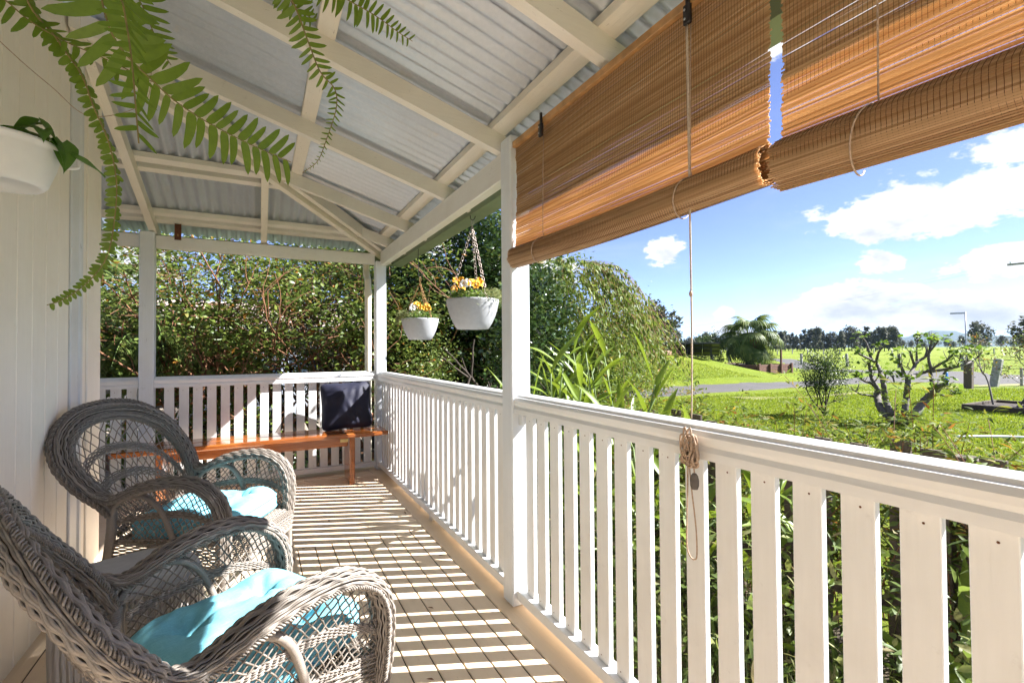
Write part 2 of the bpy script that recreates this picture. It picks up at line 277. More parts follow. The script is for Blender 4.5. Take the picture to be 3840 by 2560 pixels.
# ------------------------------------------------------------------ helpers
def nrm(a): return a/np.maximum(np.linalg.norm(a, axis=-1, keepdims=True), 1e-9)
class MB:
    """collects vertices and faces; build() links them as one mesh object"""
    def __init__(s): s.v = []; s.f = []; s.n = 0
    def add(s, V, F):
        V = np.asarray(V, float).reshape(-1, 3); s.v.append(V)
        for f in F: s.f.append(tuple(int(i)+s.n for i in f))
        s.n += len(V)
    def addnp(s, V, F):
        V = np.asarray(V, float).reshape(-1, 3); s.v.append(V); s.f.extend(map(tuple, (np.asarray(F)+s.n).tolist())); s.n += len(V)
    def box(s, a, b, ch=0.0, jit=0.0):
        a = np.minimum(a, b).astype(float) if isinstance(a, np.ndarray) else np.minimum(np.array(a, float), np.array(b, float)); b = np.maximum(np.array(a), np.array(b, float))
        if ch <= 0:
            V = [(x, y, z) for z in (a[2], b[2]) for y in (a[1], b[1]) for x in (a[0], b[0])]
            s.add(V, [(0, 2, 3, 1), (4, 5, 7, 6), (0, 1, 5, 4), (2, 6, 7, 3), (0, 4, 6, 2), (1, 3, 7, 5)]); return
        # box with chamfered edges (24 verts)
        c = (a+b)/2; h = (b-a)/2; V = []; idx = {}
        for sx in (-1, 1):
            for sy in (-1, 1):
                for sz in (-1, 1):
                    for ax in range(3):
                        o = h-ch; o[ax] = h[ax]; idx[(sx, sy, sz, ax)] = len(V); V.append(c+o*np.array((sx, sy, sz)))
        F = []
        for ax in range(3):
            u, v_ = [i for i in range(3) if i != ax]
            for sg in (-1, 1):
                r = []
                for su, sv in ((-1, -1), (1, -1), (1, 1), (-1, 1)):
                    k = [0, 0, 0]; k[ax] = sg; k[u] = su; k[v_] = sv; r.append(idx[(*k, ax)])
                F.append(r)
        for ax in range(3):                          # edges along ax
            u, v_ = [i for i in range(3) if i != ax]
            for su in (-1, 1):
                for sv in (-1, 1):
                    r = []
                    for sa, fc in ((-1, u), (1, u), (1, v_), (-1, v_)):
                        k = [0, 0, 0]; k[ax] = sa; k[u] = su; k[v_] = sv; r.append(idx[(*k, fc)])
                    F.append(r)
        for sx in (-1, 1):
            for sy in (-1, 1):
                for sz in (-1, 1): F.append([idx[(sx, sy, sz, i)] for i in range(3)])
        s.add(V, F)
    def hexa(s, P): s.add(P, [(0, 3, 2, 1), (4, 5, 6, 7), (0, 1, 5, 4), (1, 2, 6, 5), (2, 3, 7, 6), (3, 0, 4, 7)])
    def tube(s, P, r, sides=6, caps=True, phase=0.0):
        P = np.asarray(P, float); n = len(P); r = np.broadcast_to(np.asarray(r, float), (n,))
        T = np.gradient(P, axis=0); T = nrm(T)
        up = np.array((0, 0, 1.)) if abs(T[0][2]) < .9 else np.array((1., 0, 0))
        N = np.zeros_like(P); a = up-T[0]*(up@T[0]); N[0] = a/np.linalg.norm(a)
        for i in range(1, n):
            a = N[i-1]-T[i]*(N[i-1]@T[i]); L = np.linalg.norm(a); N[i] = a/L if L > 1e-6 else N[i-1]
        B = np.cross(T, N); an = phase+np.arange(sides)*2*np.pi/sides
        V = P[:, None]+r[:, None, None]*(np.cos(an)[None, :, None]*N[:, None]+np.sin(an)[None, :, None]*B[:, None])
        i = np.arange(n-1)[:, None]*sides; j = np.arange(sides)[None]; k = (j+1) % sides
        F = np.stack([i+j, i+k, i+sides+k, i+sides+j], -1).reshape(-1, 4)
        b0 = s.n; s.addnp(V.reshape(-1, 3), F)
        if caps: s.f.append(tuple(b0+x for x in range(sides))[::-1]); s.f.append(tuple(b0+(n-1)*sides+x for x in range(sides)))
    def lathe(s, prof, c=(0, 0, 0), seg=32, sq=None):
        prof = np.asarray(prof, float); an = np.arange(seg)*2*np.pi/seg; c = np.asarray(c, float)
        k = np.ones(seg) if sq is None else (np.abs(np.cos(an))**sq+np.abs(np.sin(an))**sq)**(-1/sq)
        V = np.stack([prof[:, 0:1]*np.cos(an)[None]*k, prof[:, 0:1]*np.sin(an)[None]*k, np.repeat(prof[:, 1:2], seg, 1)], -1)+c
        n = len(prof); i = np.arange(n-1)[:, None]*seg; j = np.arange(seg)[None]; kk = (j+1) % seg
        s.addnp(V.reshape(-1, 3), np.stack([i+j, i+kk, i+seg+kk, i+seg+j], -1).reshape(-1, 4))
    def grid(s, V):
        V = np.asarray(V, float); n, m_ = V.shape[:2]; i = np.arange(n-1)[:, None]*m_; j = np.arange(m_-1)[None]
        s.addnp(V.reshape(-1, 3), np.stack([i+j, i+j+1, i+m_+j+1, i+m_+j], -1).reshape(-1, 4))
    def mesh(s, name, mat, smooth=False):
        me = bpy.data.meshes.new(name); V = np.concatenate(s.v) if s.v else np.zeros((0, 3))
        me.from_pydata(V.tolist(), [], s.f)
        if mat: me.materials.append(MATS[mat])
        if smooth: me.polygons.foreach_set('use_smooth', [True]*len(me.polygons))
        me.update(); return me
    def build(s, name, mat, parent=None, smooth=False, loc=None): return link(name, s.mesh(name, mat, smooth), parent, loc)
def link(name, me, parent=None, loc=None, rz=None):
    o = bpy.data.objects.new(name, me); COL.objects.link(o)
    if parent is not None: o.parent = parent
    if loc is not None: o.location = loc
    if rz is not None: o.rotation_euler = (0, 0, rz)
    return o
def tag(o, label, cat, group=None):
    o['label'] = label; o['category'] = cat
    if group: o['group'] = group
    return o
def thing(name, label, cat, loc=(0, 0, 0), group=None, rz=0):
    o = bpy.data.objects.new(name, None); COL.objects.link(o); o.location = loc; o.rotation_euler = (0, 0, rz); o.empty_display_size = .1
    return tag(o, label, cat, group)
def struct(o): o['kind'] = 'structure'; return o
def stuff(o): o['kind'] = 'stuff'; return o
def loc(parent, V): return np.asarray(V, float)-np.array(parent.location)
def smooth_path(pts, n=40):
    """Catmull-Rom through pts"""
    P = np.asarray(pts, float); P = np.vstack([2*P[0]-P[1], P, 2*P[-1]-P[-2]]); m_ = len(P)-3
    t = np.linspace(0, m_-1e-6, n); i = t.astype(int); f = (t-i)[:, None]
    a, b, c, d = P[i], P[i+1], P[i+2], P[i+3]
    return .5*((2*b)+(-a+c)*f+(2*a-5*b+4*c-d)*f*f+(-a+3*b-3*c+d)*f**3)
LEAF_T = {'oval': [(0, 0), (.30, .46), (.62, .42), (1, 0)], 'lance': [(0, 0), (.3, .5), (.65, .34), (1, 0)], 'round': [(0, 0), (.3, .6), (.75, .55), (1, 0)]}
def leaf_cloud(mb, C, D, L, W, kind='oval', fold=.25, droop=.15, up=None, rng=RNG):
    """n leaves: base C, direction D, length L, width W; a folded, drooping blade of 6 vertices and 4 triangles+2 quads"""
    C = np.asarray(C, float); D = nrm(np.asarray(D, float)); n = len(C)
    L = np.broadcast_to(np.asarray(L, float), (n,))[:, None]; W = np.broadcast_to(np.asarray(W, float), (n,))[:, None]
    U = rng.normal(size=(n, 3))*.55+np.array((0, 0, 1.)) if up is None else np.asarray(up, float)
    Sd = nrm(np.cross(D, U)); N = np.cross(Sd, D)
    t = LEAF_T[kind]; (p1, w1), (p2, w2) = t[1], t[2]
    z = lambda p: -droop*p*p
    base = C; tip = C+D*L+N*L*z(1.0)
    a1 = C+D*L*p1+N*L*z(p1); a2 = C+D*L*p2+N*L*z(p2)
    l1 = a1+Sd*W*w1+N*W*fold*w1; r1 = a1-Sd*W*w1+N*W*fold*w1; l2 = a2+Sd*W*w2+N*W*fold*w2; r2 = a2-Sd*W*w2+N*W*fold*w2
    V = np.stack([base, l1, a1, r1, l2, a2, r2, tip], 1).reshape(-1, 3); b = np.arange(n)[:, None]*8
    Q = np.concatenate([b+np.array([[1, 2, 5, 4]]), b+np.array([[2, 3, 6, 5]])]); T = np.concatenate([b+np.array([[0, 2, 1]]), b+np.array([[0, 3, 2]]), b+np.array([[4, 5, 7]]), b+np.array([[5, 6, 7]])])
    n0 = mb.n; mb.v.append(V); mb.f.extend(map(tuple, (Q+n0).tolist())); mb.f.extend(map(tuple, (T+n0).tolist())); mb.n += len(V)
def strap_leaf(mb, P, Wd, U=None, fold=.18):
    """long blade along path P with widths Wd, folded at the midrib"""
    P = np.asarray(P, float); n = len(P); Wd = np.asarray(Wd, float)[:, None]; T = nrm(np.gradient(P, axis=0))
    U = np.array((0, 0, 1.)) if U is None else np.asarray(U, float)
    Sd = np.cross(T, U[None]); bad = np.linalg.norm(Sd, axis=1) < .05
    Sd[bad] = np.cross(T[bad], np.array((1., .2, 0))); Sd = nrm(Sd); N = np.cross(Sd, T)
    mb.grid(np.stack([P+Sd*Wd+N*Wd*fold, P, P-Sd*Wd+N*Wd*fold], 1))
def randdir(n, zlo=-.4, zhi=1.0, rng=RNG):
    a = rng.uniform(0, 2*np.pi, n); z = rng.uniform(zlo, zhi, n); r = np.sqrt(np.maximum(0, 1-np.minimum(1, np.abs(z))**2)); return np.stack([r*np.cos(a), r*np.sin(a), z], 1)
# ------------------------------------------------------------------ ground, roads, hills
GZ = -.55
def sstep(x): x = np.clip(x, 0, 1); return x*x*(3-2*x)
def ground_z(x, y):
    x = np.asarray(x, float); y = np.asarray(y, float)
    d = np.hypot((x-19.5)/10.0, (y-24.0)/8.2); z = GZ+1.52*sstep(1.28-d)
    far = np.hypot(x, y); z = z+.25*sstep((far-60)/200)*np.sin(x*.02)*np.cos(y*.017)*.6
    # the shallow drain between the drive and the lawn
    q_ = y-(10.9-.012*(x-22)**2*(x > 22)); z = z-.22*np.exp(-(q_/.9)**2)*sstep((x-14)/5)*sstep((40-x)/8)
    return z
mb = MB(); rad = np.concatenate([[.0], np.geomspace(1.2, 7, 14), np.linspace(7.5, 50, 86), np.geomspace(52, 7000, 40)]); A = np.linspace(0, 2*np.pi, 361)
R_, A_ = np.meshgrid(rad, A, indexing='ij'); X_, Y_ = R_*np.sin(A_), R_*np.cos(A_); mb.grid(np.stack([X_, Y_, ground_z(X_, Y_)], -1))
struct(mb.build('ground', 'lawn', None, True))
def ribbon(name, mat, near, far, dz, n=90):
    a = smooth_path([(*p, 0) for p in near], n); b = smooth_path([(*p, 0) for p in far], n); K = 9
    t = np.linspace(0, 1, K)[None, :, None]; V = a[:, None]*(1-t)+b[:, None]*t; rg = np.random.RandomState(3).normal(size=(n, 2))*.09
    V[:, 0, 1] += rg[:, 0]; V[:, -1, 1] += rg[:, 1]
    V[..., 2] = ground_z(V[..., 0], V[..., 1])+dz; V[:, 0, 2] -= .05; V[:, -1, 2] -= .05
    m_ = MB(); m_.grid(V); return struct(m_.build(name, mat, None, True))
ribbon('driveway', 'asphalt', [(-12, 13.8), (3, 13.0), (11.8, 12.55), (15.2, 12.55), (20.4, 12.5), (25.5, 12.1), (29.5, 10.9), (32.7, 8.9), (36, 5), (38, -4), (39, -20)],
       [(-12, 16.6), (3, 15.9), (14.9, 15.3), (18.1, 15.0), (23.9, 14.65), (30, 14.9), (35.4, 15.6), (38.6, 14.0), (40.6, 10.0), (42, 0), (43.4, -20)], .03)
ribbon('paddock_road', 'asphalt', [(70, 43), (48, 27.2), (37.0, 19.6), (36.2, 15.9), (39.5, 12.2)], [(70, 47), (48, 30.2), (38.4, 22.8), (40.6, 18.7), (42.5, 14)], .045)
ribbon('grass_bank', 'dirt', [(14.5, 10.3), (19, 9.9), (24, 9.6), (28, 8.6), (31, 6.6)], [(14.5, 11.4), (19, 11.3), (24, 11.2), (28.2, 10.3), (31.8, 8.0)], .02)
# gravel yard beside the house, seen through the far balustrade, and the garden bed beside the veranda
m_ = MB(); xs = np.linspace(-24, 4, 40); ys = np.linspace(5.6, 34, 40); X_, Y_ = np.meshgrid(xs, ys, indexing='ij'); m_.grid(np.stack([X_, Y_, ground_z(X_, Y_)*0+GZ+.012], -1)); struct(m_.build('gravel_yard', 'gravel', None, True))
m_ = MB(); xs = np.linspace(-1.5, 3.1, 24); ys = np.linspace(-4, 9.5, 60); X_, Y_ = np.meshgrid(xs, ys, indexing='ij'); m_.grid(np.stack([X_, Y_, GZ+.03+.03*np.sin(X_*5+Y_*3)*np.cos(Y_*4)], -1)); struct(m_.build('garden_bed', 'garden_soil', None, True))
# far hills: low tablelands under the clouds
m_ = MB(); az_ = np.radians(np.linspace(15, 110, 180)); dg = np.degrees(az_)
hh = 20+90*np.exp(-((dg-69.3)/2.6)**2)+62*np.exp(-((dg-73.5)/4.5)**2)+38*np.exp(-((dg-64)/3.0)**2)+40*np.exp(-((dg-50)/5)**2)+26*np.exp(-((dg-84)/6)**2)+30*np.exp(-((dg-35)/6)**2)
hh = hh*(1+.05*np.sin(dg*5.1)+.04*np.sin(dg*11.7+1)); hh = np.where(np.abs(dg-69.2) < 1.2, np.maximum(hh, 104), hh)
rows = []
for k, (rd, fr) in enumerate([(4300, 0.), (4600, .35), (4900, .75), (5100, 1.0), (5600, .9), (6400, .1)]):
    rows.append(np.stack([rd*np.sin(az_), rd*np.cos(az_), -6+hh*fr*(1+.06*np.sin(dg*(3+k)+k))], -1))
m_.grid(np.array(rows)); struct(m_.build('hills', 'hill_far', None, True))
# ------------------------------------------------------------------ veranda floor
PX0, PX1 = 1.02, 1.12           # posts
BEAM_B, BEAM_T, BX = 2.04, 2.155, 1.063
fl = bpy.data.objects.new('veranda_floor', None); COL.objects.link(fl); struct(fl)
rg = np.random.RandomState(11)
BY0, BY1 = -2.2, 3.108
xs = .959-.095*np.arange(0, 19)
for i, x in enumerate(xs):
    b_ = MB(); b_.box((x-.0895, BY0, -.032), (x, BY1, -.002+rg.uniform(-.0012, .0012)), .002); b_.build('floorboard', 'floor_y', fl)
b_ = MB(); b_.box((.963, BY0, -.034), (1.16, 4.96, .0), .003); b_.build('edge_board', 'floor_y', fl)
y = BY1+.003; k = 0
while y < 4.93:
    b_ = MB(); b_.box((-3.6 if y > 3.52 else -.84, y, -.032), (.9605, y+.0925, -.0015+rg.uniform(-.001, .001)), .0015); b_.build('floorboard', 'floor_x', fl); y += .0945
b_ = MB(); b_.box((-3.6, 4.955, -.034), (1.16, 5.06, .001), .003); b_.build('edge_board', 'floor_x', fl)
b_ = MB(); b_.box((-.84, BY0, -.05), (1.15, 4.94, -.0068)); b_.build('underlay', 'sleeper_dark', fl)
for x in (-.55, .35, 1.1):
    b_ = MB(); b_.box((x-.05, BY0, -.16), (x+.03, 4.9, -.052)); b_.build('joist', 'sleeper_dark', fl)
b_ = MB(); b_.box((1.165, BY0, -.2), (1.19, 5.09, -.004), .002); b_.build('fascia_board', 'floor_y', fl)
# ------------------------------------------------------------------ house wall
hw = thing('house_wall', 'cream vertical board house wall beside the wicker armchairs', 'wall', (-.81, 3.5, 0))
def hwb(a, b, name, mat, ch=.004): m_ = MB(); m_.box(loc(hw, a), loc(hw, b), ch); return m_.build(name, mat, hw)
y = 3.02
while y > -2.2:
    hwb((-.84, y-.136, -.03), (-.81, y, 2.80), 'wall_board', 'wall_paint', .0035); y -= .1385
hwb((-.845, 3.03, -.03), (-.803, 3.135, 2.80), 'cover_strip', 'wall_trim'); hwb((-.845, 3.139, -.03), (-.797, 3.19, 2.8), 'moulding', 'wall_trim', .012)
hwb((-.845, 3.194, -.03), (-.806, 3.262, 2.8), 'moulding', 'wall_paint', .008); hwb((-.85, 3.265, -.03), (-.80, 3.50, 2.8), 'corner_board', 'wall_paint')
hwb((-4.5, 3.40, -.03), (-.853, 3.49, 2.8), 'end_wall', 'wall_paint')
hwb((-4.5, -2.2, -.5), (-.9, 3.38, 2.8), 'wall_core', 'wall_paint')
# ------------------------------------------------------------------ posts
def post(x0, y0, label, ztop, chamfer=.006):
    p_ = thing('veranda_post', label, 'post', (x0+.05, y0+.05, 0), 'veranda posts'); m_ = MB(); m_.box((-.05, -.05, 0), (.05, .05, ztop), chamfer); m_.build('shaft', 'post_paint', p_)
    return p_
P_mid = post(PX0, 1.936, 'white timber veranda post with the rolled bamboo blind beside it', 2.165)
P_cor = post(PX0, 4.80, 'white corner veranda post behind the navy cushion', 2.06)
P_left = post(-.86, 4.80, 'white veranda post standing behind the tall wicker chair back', 2.155)
post(PX0, -.93, 'white timber veranda post behind the second bamboo blind', 2.165)
# ------------------------------------------------------------------ roof timbers and iron
rf = thing('veranda_roof', 'cream rafters and corrugated iron veranda roof with green gutter', 'roof', (0, 3.8, 0))
def rl(P): return np.asarray(P, float)-np.array((0, 3.8, 0))
SL = .3
def zr(x): return BEAM_T+SL*(BX-x)         # underside of rafters, main slope
def zf(y): return BEAM_T+SL*(4.84-y)       # underside of rafters, end slope
def rbox(name, mat, P): m_ = MB(); m_.hexa(rl(P)); return m_.build(name, mat, rf)
def rafter_x(yc, x0, x1, w=.046, d=.092, dz=0.):
    return rbox('rafter', 'cream_x', [(x0, yc-w/2, zr(x0)+dz), (x1, yc-w/2, zr(x1)+dz), (x1, yc+w/2, zr(x1)+dz), (x0, yc+w/2, zr(x0)+dz), (x0, yc-w/2, zr(x0)+d), (x1, yc-w/2, zr(x1)+d), (x1, yc+w/2, zr(x1)+d), (x0, yc+w/2, zr(x0)+d)])
for yc in (-1.28, -.42, .44, 1.30, 2.14, 2.965): rafter_x(yc, -.80, 1.30)
rafter_x(3.905, .155, 1.30); rafter_x(4.56, .80, 1.30)
def rafter_y(xc, y0, y1, w=.05, d=.09):
    return rbox('rafter', 'cream_y', [(xc-w/2, y0, zf(y0)), (xc+w/2, y0, zf(y0)), (xc+w/2, y1, zf(y1)), (xc-w/2, y1, zf(y1)), (xc-w/2, y0, zf(y0)+d), (xc+w/2, y0, zf(y0)+d), (xc+w/2, y1, zf(y1)+d), (xc-w/2, y1, zf(y1)+d)])
rafter_y(-.775, 2.98, 5.06); rafter_y(.035, 3.84, 5.06); rafter_y(-1.75, 3.5, 5.06)
# hip rafter, two leaves with a shadow gap, from the corner post up to the house
def hip(off, w, dz, d, t0=-.16, t1=1.86):
    n_ = np.array((1, -1, 0))/math.sqrt(2); P = []
    for zz in (0, 1):
        for t, sgn in ((t0, -1), (t1, -1), (t1, 1), (t0, 1)):
            c = np.array((BX-t, 4.84-t, 0))+n_*(off+sgn*w/2); c[2] = BEAM_T+SL*t+dz+zz*d; P.append(c)
    return rbox('hip_rafter', 'cream_y', P)
hip(-.028, .05, -.035, .13); hip(.034, .045, .0, .095)
# battens over the rafters
BT = .092
def batten_y(xc, y0, y1, w=.072, t=.036):
    f = lambda x: zr(x)+BT
    return rbox('batten', 'cream_y', [(xc-w/2, y0, f(xc-w/2)), (xc+w/2, y0, f(xc+w/2)), (xc+w/2, y1, f(xc+w/2)), (xc-w/2, y1, f(xc-w/2)), (xc-w/2, y0, f(xc-w/2)+t), (xc+w/2, y0, f(xc+w/2)+t), (xc+w/2, y1, f(xc+w/2)+t), (xc-w/2, y1, f(xc-w/2)+t)])
def batten_x(yc, x0, x1, w=.06, t=.036, dz=0.):
    f = lambda y: zf(y)+BT+dz
    return rbox('batten', 'cream_x', [(x0, yc-w/2, f(yc-w/2)), (x1, yc-w/2, f(yc-w/2)), (x1, yc+w/2, f(yc+w/2)), (x0, yc+w/2, f(yc+w/2)), (x0, yc-w/2, f(yc-w/2)+t), (x1, yc-w/2, f(yc-w/2)+t), (x1, yc+w/2, f(yc+w/2)+t), (x0, yc+w/2, f(yc+w/2)+t)])
batten_y(1.05, -2, 4.80); batten_y(.245, -2, 4.00); batten_y(-.56, -2, 3.2)
batten_x(4.83, -3.4, 1.0); batten_x(4.70, -.98, .90, .05, .036, -.012); batten_x(4.04, -3.4, .235); batten_x(4.15, -3.4, .34, .05)
# plates (beams) on the posts
def bbox(name, mat, a, b, ch=.004): m_ = MB(); m_.box(rl(a), rl(b), ch); return m_.build(name, mat, rf)
bbox('beam', 'beam_paint_y', (BX, 2.038, BEAM_B-.025), (1.125, 4.80, BEAM_T-.004)); bbox('beam', 'beam_paint_y', (BX+.004, -2.2, BEAM_B), (1.125, 1.934, BEAM_T))
bbox('beam', 'beam_paint_x', (-.758, 4.84, BEAM_B-.01), (1.018, 4.90, BEAM_T-.02)); bbox('beam', 'beam_paint_x', (-3.4, 4.84, BEAM_B-.01), (-.862, 4.90, BEAM_T-.02))
# corrugated sheets
PITCH_C, AMP = .076, .0125
def corr(u): return AMP*np.cos(2*np.pi*u/PITCH_C)
Zs = BT+.036+AMP+.001
def sheet_x(y0, y1, xe=1.36):
    ys = np.arange(y0, y1+.0476, PITCH_C/8); hipx = np.clip(ys-3.777, -.83, xe); rows = []
    for t in (0, .33, .66, 1.0):
        x = hipx+(xe-hipx)*t; rows.append(np.stack([x, ys, zr(x)+Zs+corr(ys)+(.0035 if int(round(y0/.76)) % 2 else 0)], -1))
    m_ = MB(); m_.grid(rl(np.array(rows))); return m_.build('roof_sheet', 'roof_iron', rf, True)
def sheet_y(x0, x1, ye=5.12):
    xs = np.arange(x0, x1+.0476, PITCH_C/8); hy = np.minimum(np.maximum(xs+3.777, 2.93), ye); hy = np.where(xs < -.83, 3.30, hy); rows = []
    for t in (0, .33, .66, 1.0):
        y = hy+(ye-hy)*t; rows.append(np.stack([xs, y, zf(y)+Zs+corr(xs)+(.0035 if int(round(x0/.76)) % 2 else 0)], -1))
    m_ = MB(); m_.grid(rl(np.array(rows))); return m_.build('roof_sheet', 'roof_iron', rf, True)
y = -2.28
while y < 5.1: sheet_x(y, min(y+.76, 5.13)); y += .76
x = -3.42
while x < 1.3: sheet_y(x, min(x+.76, 1.35)); x += .76
# ridge capping along the hip and over the house end
m_ = MB(); t = np.linspace(-.3, 1.9, 12); n_ = np.array((1, -1, 0))/math.sqrt(2); c = np.stack([BX-t, 4.84-t, BEAM_T+SL*t+Zs+.03], -1)
m_.grid(rl(np.stack([c-n_*.16-np.array((0, 0, .03)), c+np.array((0, 0, .014)), c+n_*.16-np.array((0, 0, .03))], 1))); m_.build('hip_capping', 'roof_iron', rf, True)
# gutter: quad profile with a bead, along the side and round the end
def gutter(axis, a, b):
    pf = [(-.06, .05), (-.06, -.045), (.045, -.045), (.055, -.03), (.055, .055), (.062, .062), (.068, .055), (.066, -.035), (.052, -.054), (-.066, -.054), (-.066, .05)]
    m_ = MB(); rows = []
    for s_ in (a, b):
        rows.append([(1.315+u, s_, 2.13+v) if axis == 'y' else (s_, 5.105+u, 2.13+v) for u, v in pf+pf[:1]])
    m_.grid(rl(np.array(rows))); return m_.build('gutter', 'gutter_green', rf)
gutter('y', -2.2, 5.16); gutter('x', -3.4, 1.24)
# downpipe at the corner post
dp = thing('downpipe', 'cream downpipe running down behind the corner post', 'downpipe', (.985, 5.02, -.4)); m_ = MB()
P = smooth_path([(.985, 5.11, 2.07), (.985, 5.10, 1.98), (.985, 5.04, 1.90), (.985, 5.02, 1.80), (.985, 5.02, 1.0), (.985, 5.02, .2), (.985, 5.02, -.52)], 50); m_.tube(loc(dp, P), .034, 14); m_.build('pipe', 'downpipe_cream', dp, True)
m_ = MB(); m_.lathe([(.038, 1.74), (.041, 1.745), (.041, 1.79), (.038, 1.795)], (0, 0, .4), 18); m_.build('collar', 'downpipe_cream', dp, True)
# rusty strap on the end batten
st = thing('rusty_strap', 'rusty steel strap hanging from the batten over the end beam', 'bracket', (-.60, 4.795, 2.10)); m_ = MB(); m_.box((-.024, -.004, 0), (.024, 0, .135), .001); m_.build('strap', 'rusty', st)
m_ = MB(); m_.box((-.006, -.007, .03), (.006, -.0045, .05), .001); m_.build('bolt', 'rust_chain', st)
# ------------------------------------------------------------------ balustrades
RAILP = [(-.045, .0), (-.045, .022), (-.037, .034), (-.043, .045), (-.045, .06), (-.036, .073), (-.028, .076), (-.024, .083), (-.012, .09), (.012, .09), (.024, .083), (.028, .076), (.036, .073), (.045, .06), (.043, .045), (.037, .034), (.045, .022), (.045, 0)]
def rail(mb, axis, c, a, b, z0):
    rows = []
    for s_ in np.linspace(a, b, 2):
        rows.append([(c+u, s_, z0+v) if axis == 'y' else (s_, c+u, z0+v) for u, v in RAILP+RAILP[:1]])
    mb.grid(np.array(rows)); n0 = mb.n; k = len(RAILP)
    mb.add(rows[0][:k], [tuple(range(k))]); mb.add(rows[1][:k], [tuple(range(k))[::-1]])
slat_y = None; slat_x = None
def make_slat(axis):
    m_ = MB(); h = (.010, .0315, .4115) if axis == 'y' else (.034, .010, .4115); m_.box((-h[0], -h[1], 0), (h[0], h[1], 2*h[2]), .0018); n0 = len(m_.f)
    for z_, dx in ((.022, .3), (2*h[2]-.03, -.2)):
        a = np.arange(6)*np.pi/3; u_, v_ = .0026*np.cos(a), .0026*np.sin(a)
        m_.add([(-h[0]-.0006, h[1]*dx+p, z_+q_) if axis == 'y' else (h[0]*dx+p, -h[1]-.0006, z_+q_) for p, q_ in zip(u_, v_)], [tuple(range(6))])
    me = m_.mesh('slat', 'white_upright'); me.materials.append(MATS['rusty'])
    for p_ in me.polygons[n0:]: p_.material_index = 1
    return me
SLY, SLX = make_slat('y'), make_slat('x')
def balustrade(label, axis, c, a, b, slats, blocks=()):
    o = (c, a, 0) if axis == 'y' else (a, c, 0); t = thing('balustrade', label, 'balustrade', o, 'balustrade sections')
    def L(P): return np.asarray(P, float)-np.array(o)
    m_ = MB(); rail(m_, axis, 0 if axis == 'y' else 0, 0, b-a, .878); m_.build('handrail', 'white_rail_'+axis, t)
    m_ = MB()
    if axis == 'y': m_.box(L((c-.035, a, .032)), L((c+.035, b, .076)), .003)
    else: m_.box(L((a, c-.035, .032)), L((b, c+.035, .076)), .003)
    m_.build('bottom_rail', 'white_rail_'+axis, t)
    for s_ in slats:
        p_ = (c+rg.uniform(-.0015, .0015), s_, .0765) if axis == 'y' else (s_, c+rg.uniform(-.0015, .0015), .0765)
        sl_ = link('slat', SLY if axis == 'y' else SLX, t, Vector(p_)-Vector(o)); sl_.rotation_euler = (rg.normal()*.0016, 0, 0) if axis == 'y' else (0, rg.normal()*.002, 0); sl_.scale = (1, 1, .976)
    for s_ in blocks:
        m_ = MB()
        p_ = (c, s_, 0) if axis == 'y' else (s_, c, 0); m_.box(L((p_[0]-.03, p_[1]-.03, .001)), L((p_[0]+.03, p_[1]+.03, .0315)), .002); m_.build('packer', 'cream_y', t)
    return t, L
RC = 1.075
t_, L_ = balustrade('white slatted balustrade in front of the lawn with the knotted cord on it', 'y', RC, -.828, 1.934, [1.858-.1019*k for k in range(27)], [.9, -.3])
m_ = MB(); m_.box(L_((1.055, 1.90, .825)), L_((1.095, 1.933, .8765)), .001); m_.build('rail_bracket', 'post_paint', t_)
balustrade('white slatted balustrade under the two hanging pots', 'y', RC, 2.038, 4.798, [4.735-.0995*k for k in range(27)], [3.2])
balustrade('white slatted balustrade behind the timber bench', 'x', 4.855, -.758, 1.018, [-.662+.1003*k for k in range(17)], [-.2])
balustrade('short white slatted balustrade left of the post by the potted palms', 'x', 4.855, -3.3, -.862, [-.91-.1003*k for k in range(24)], [-2.0])
# ------------------------------------------------------------------ wicker armchairs
def strands(mb, P, N, r):
    """P, N: (strands, points, 3); four-sided rods"""
    P = np.asarray(P, float); T = nrm(np.gradient(P, axis=1)); B = nrm(np.cross(T, N)); N = np.cross(B, T); s, n = P.shape[:2]
    r = np.broadcast_to(np.asarray(r, float), (s,))[:, None, None]
    V = np.stack([P+N*r, P+B*r, P-N*r, P-B*r], 2)
    base = (np.arange(s)*n*4)[:, None, None]+(np.arange(n-1)*4)[None, :, None]; j = np.arange(4)[None, None]; k = (j+1) % 4
    mb.addnp(V.reshape(-1, 3), np.stack([base+j, base+k, base+4+k, base+4+j], -1).reshape(-1, 4))
def resample(P, step):
    d = np.r_[0, np.cumsum(np.linalg.norm(np.diff(P, axis=0), axis=1))]; n = max(3, int(d[-1]/step)); s = np.linspace(0, d[-1], n)
    return np.stack([np.interp(s, d, P[:, i]) for i in range(3)], 1), s
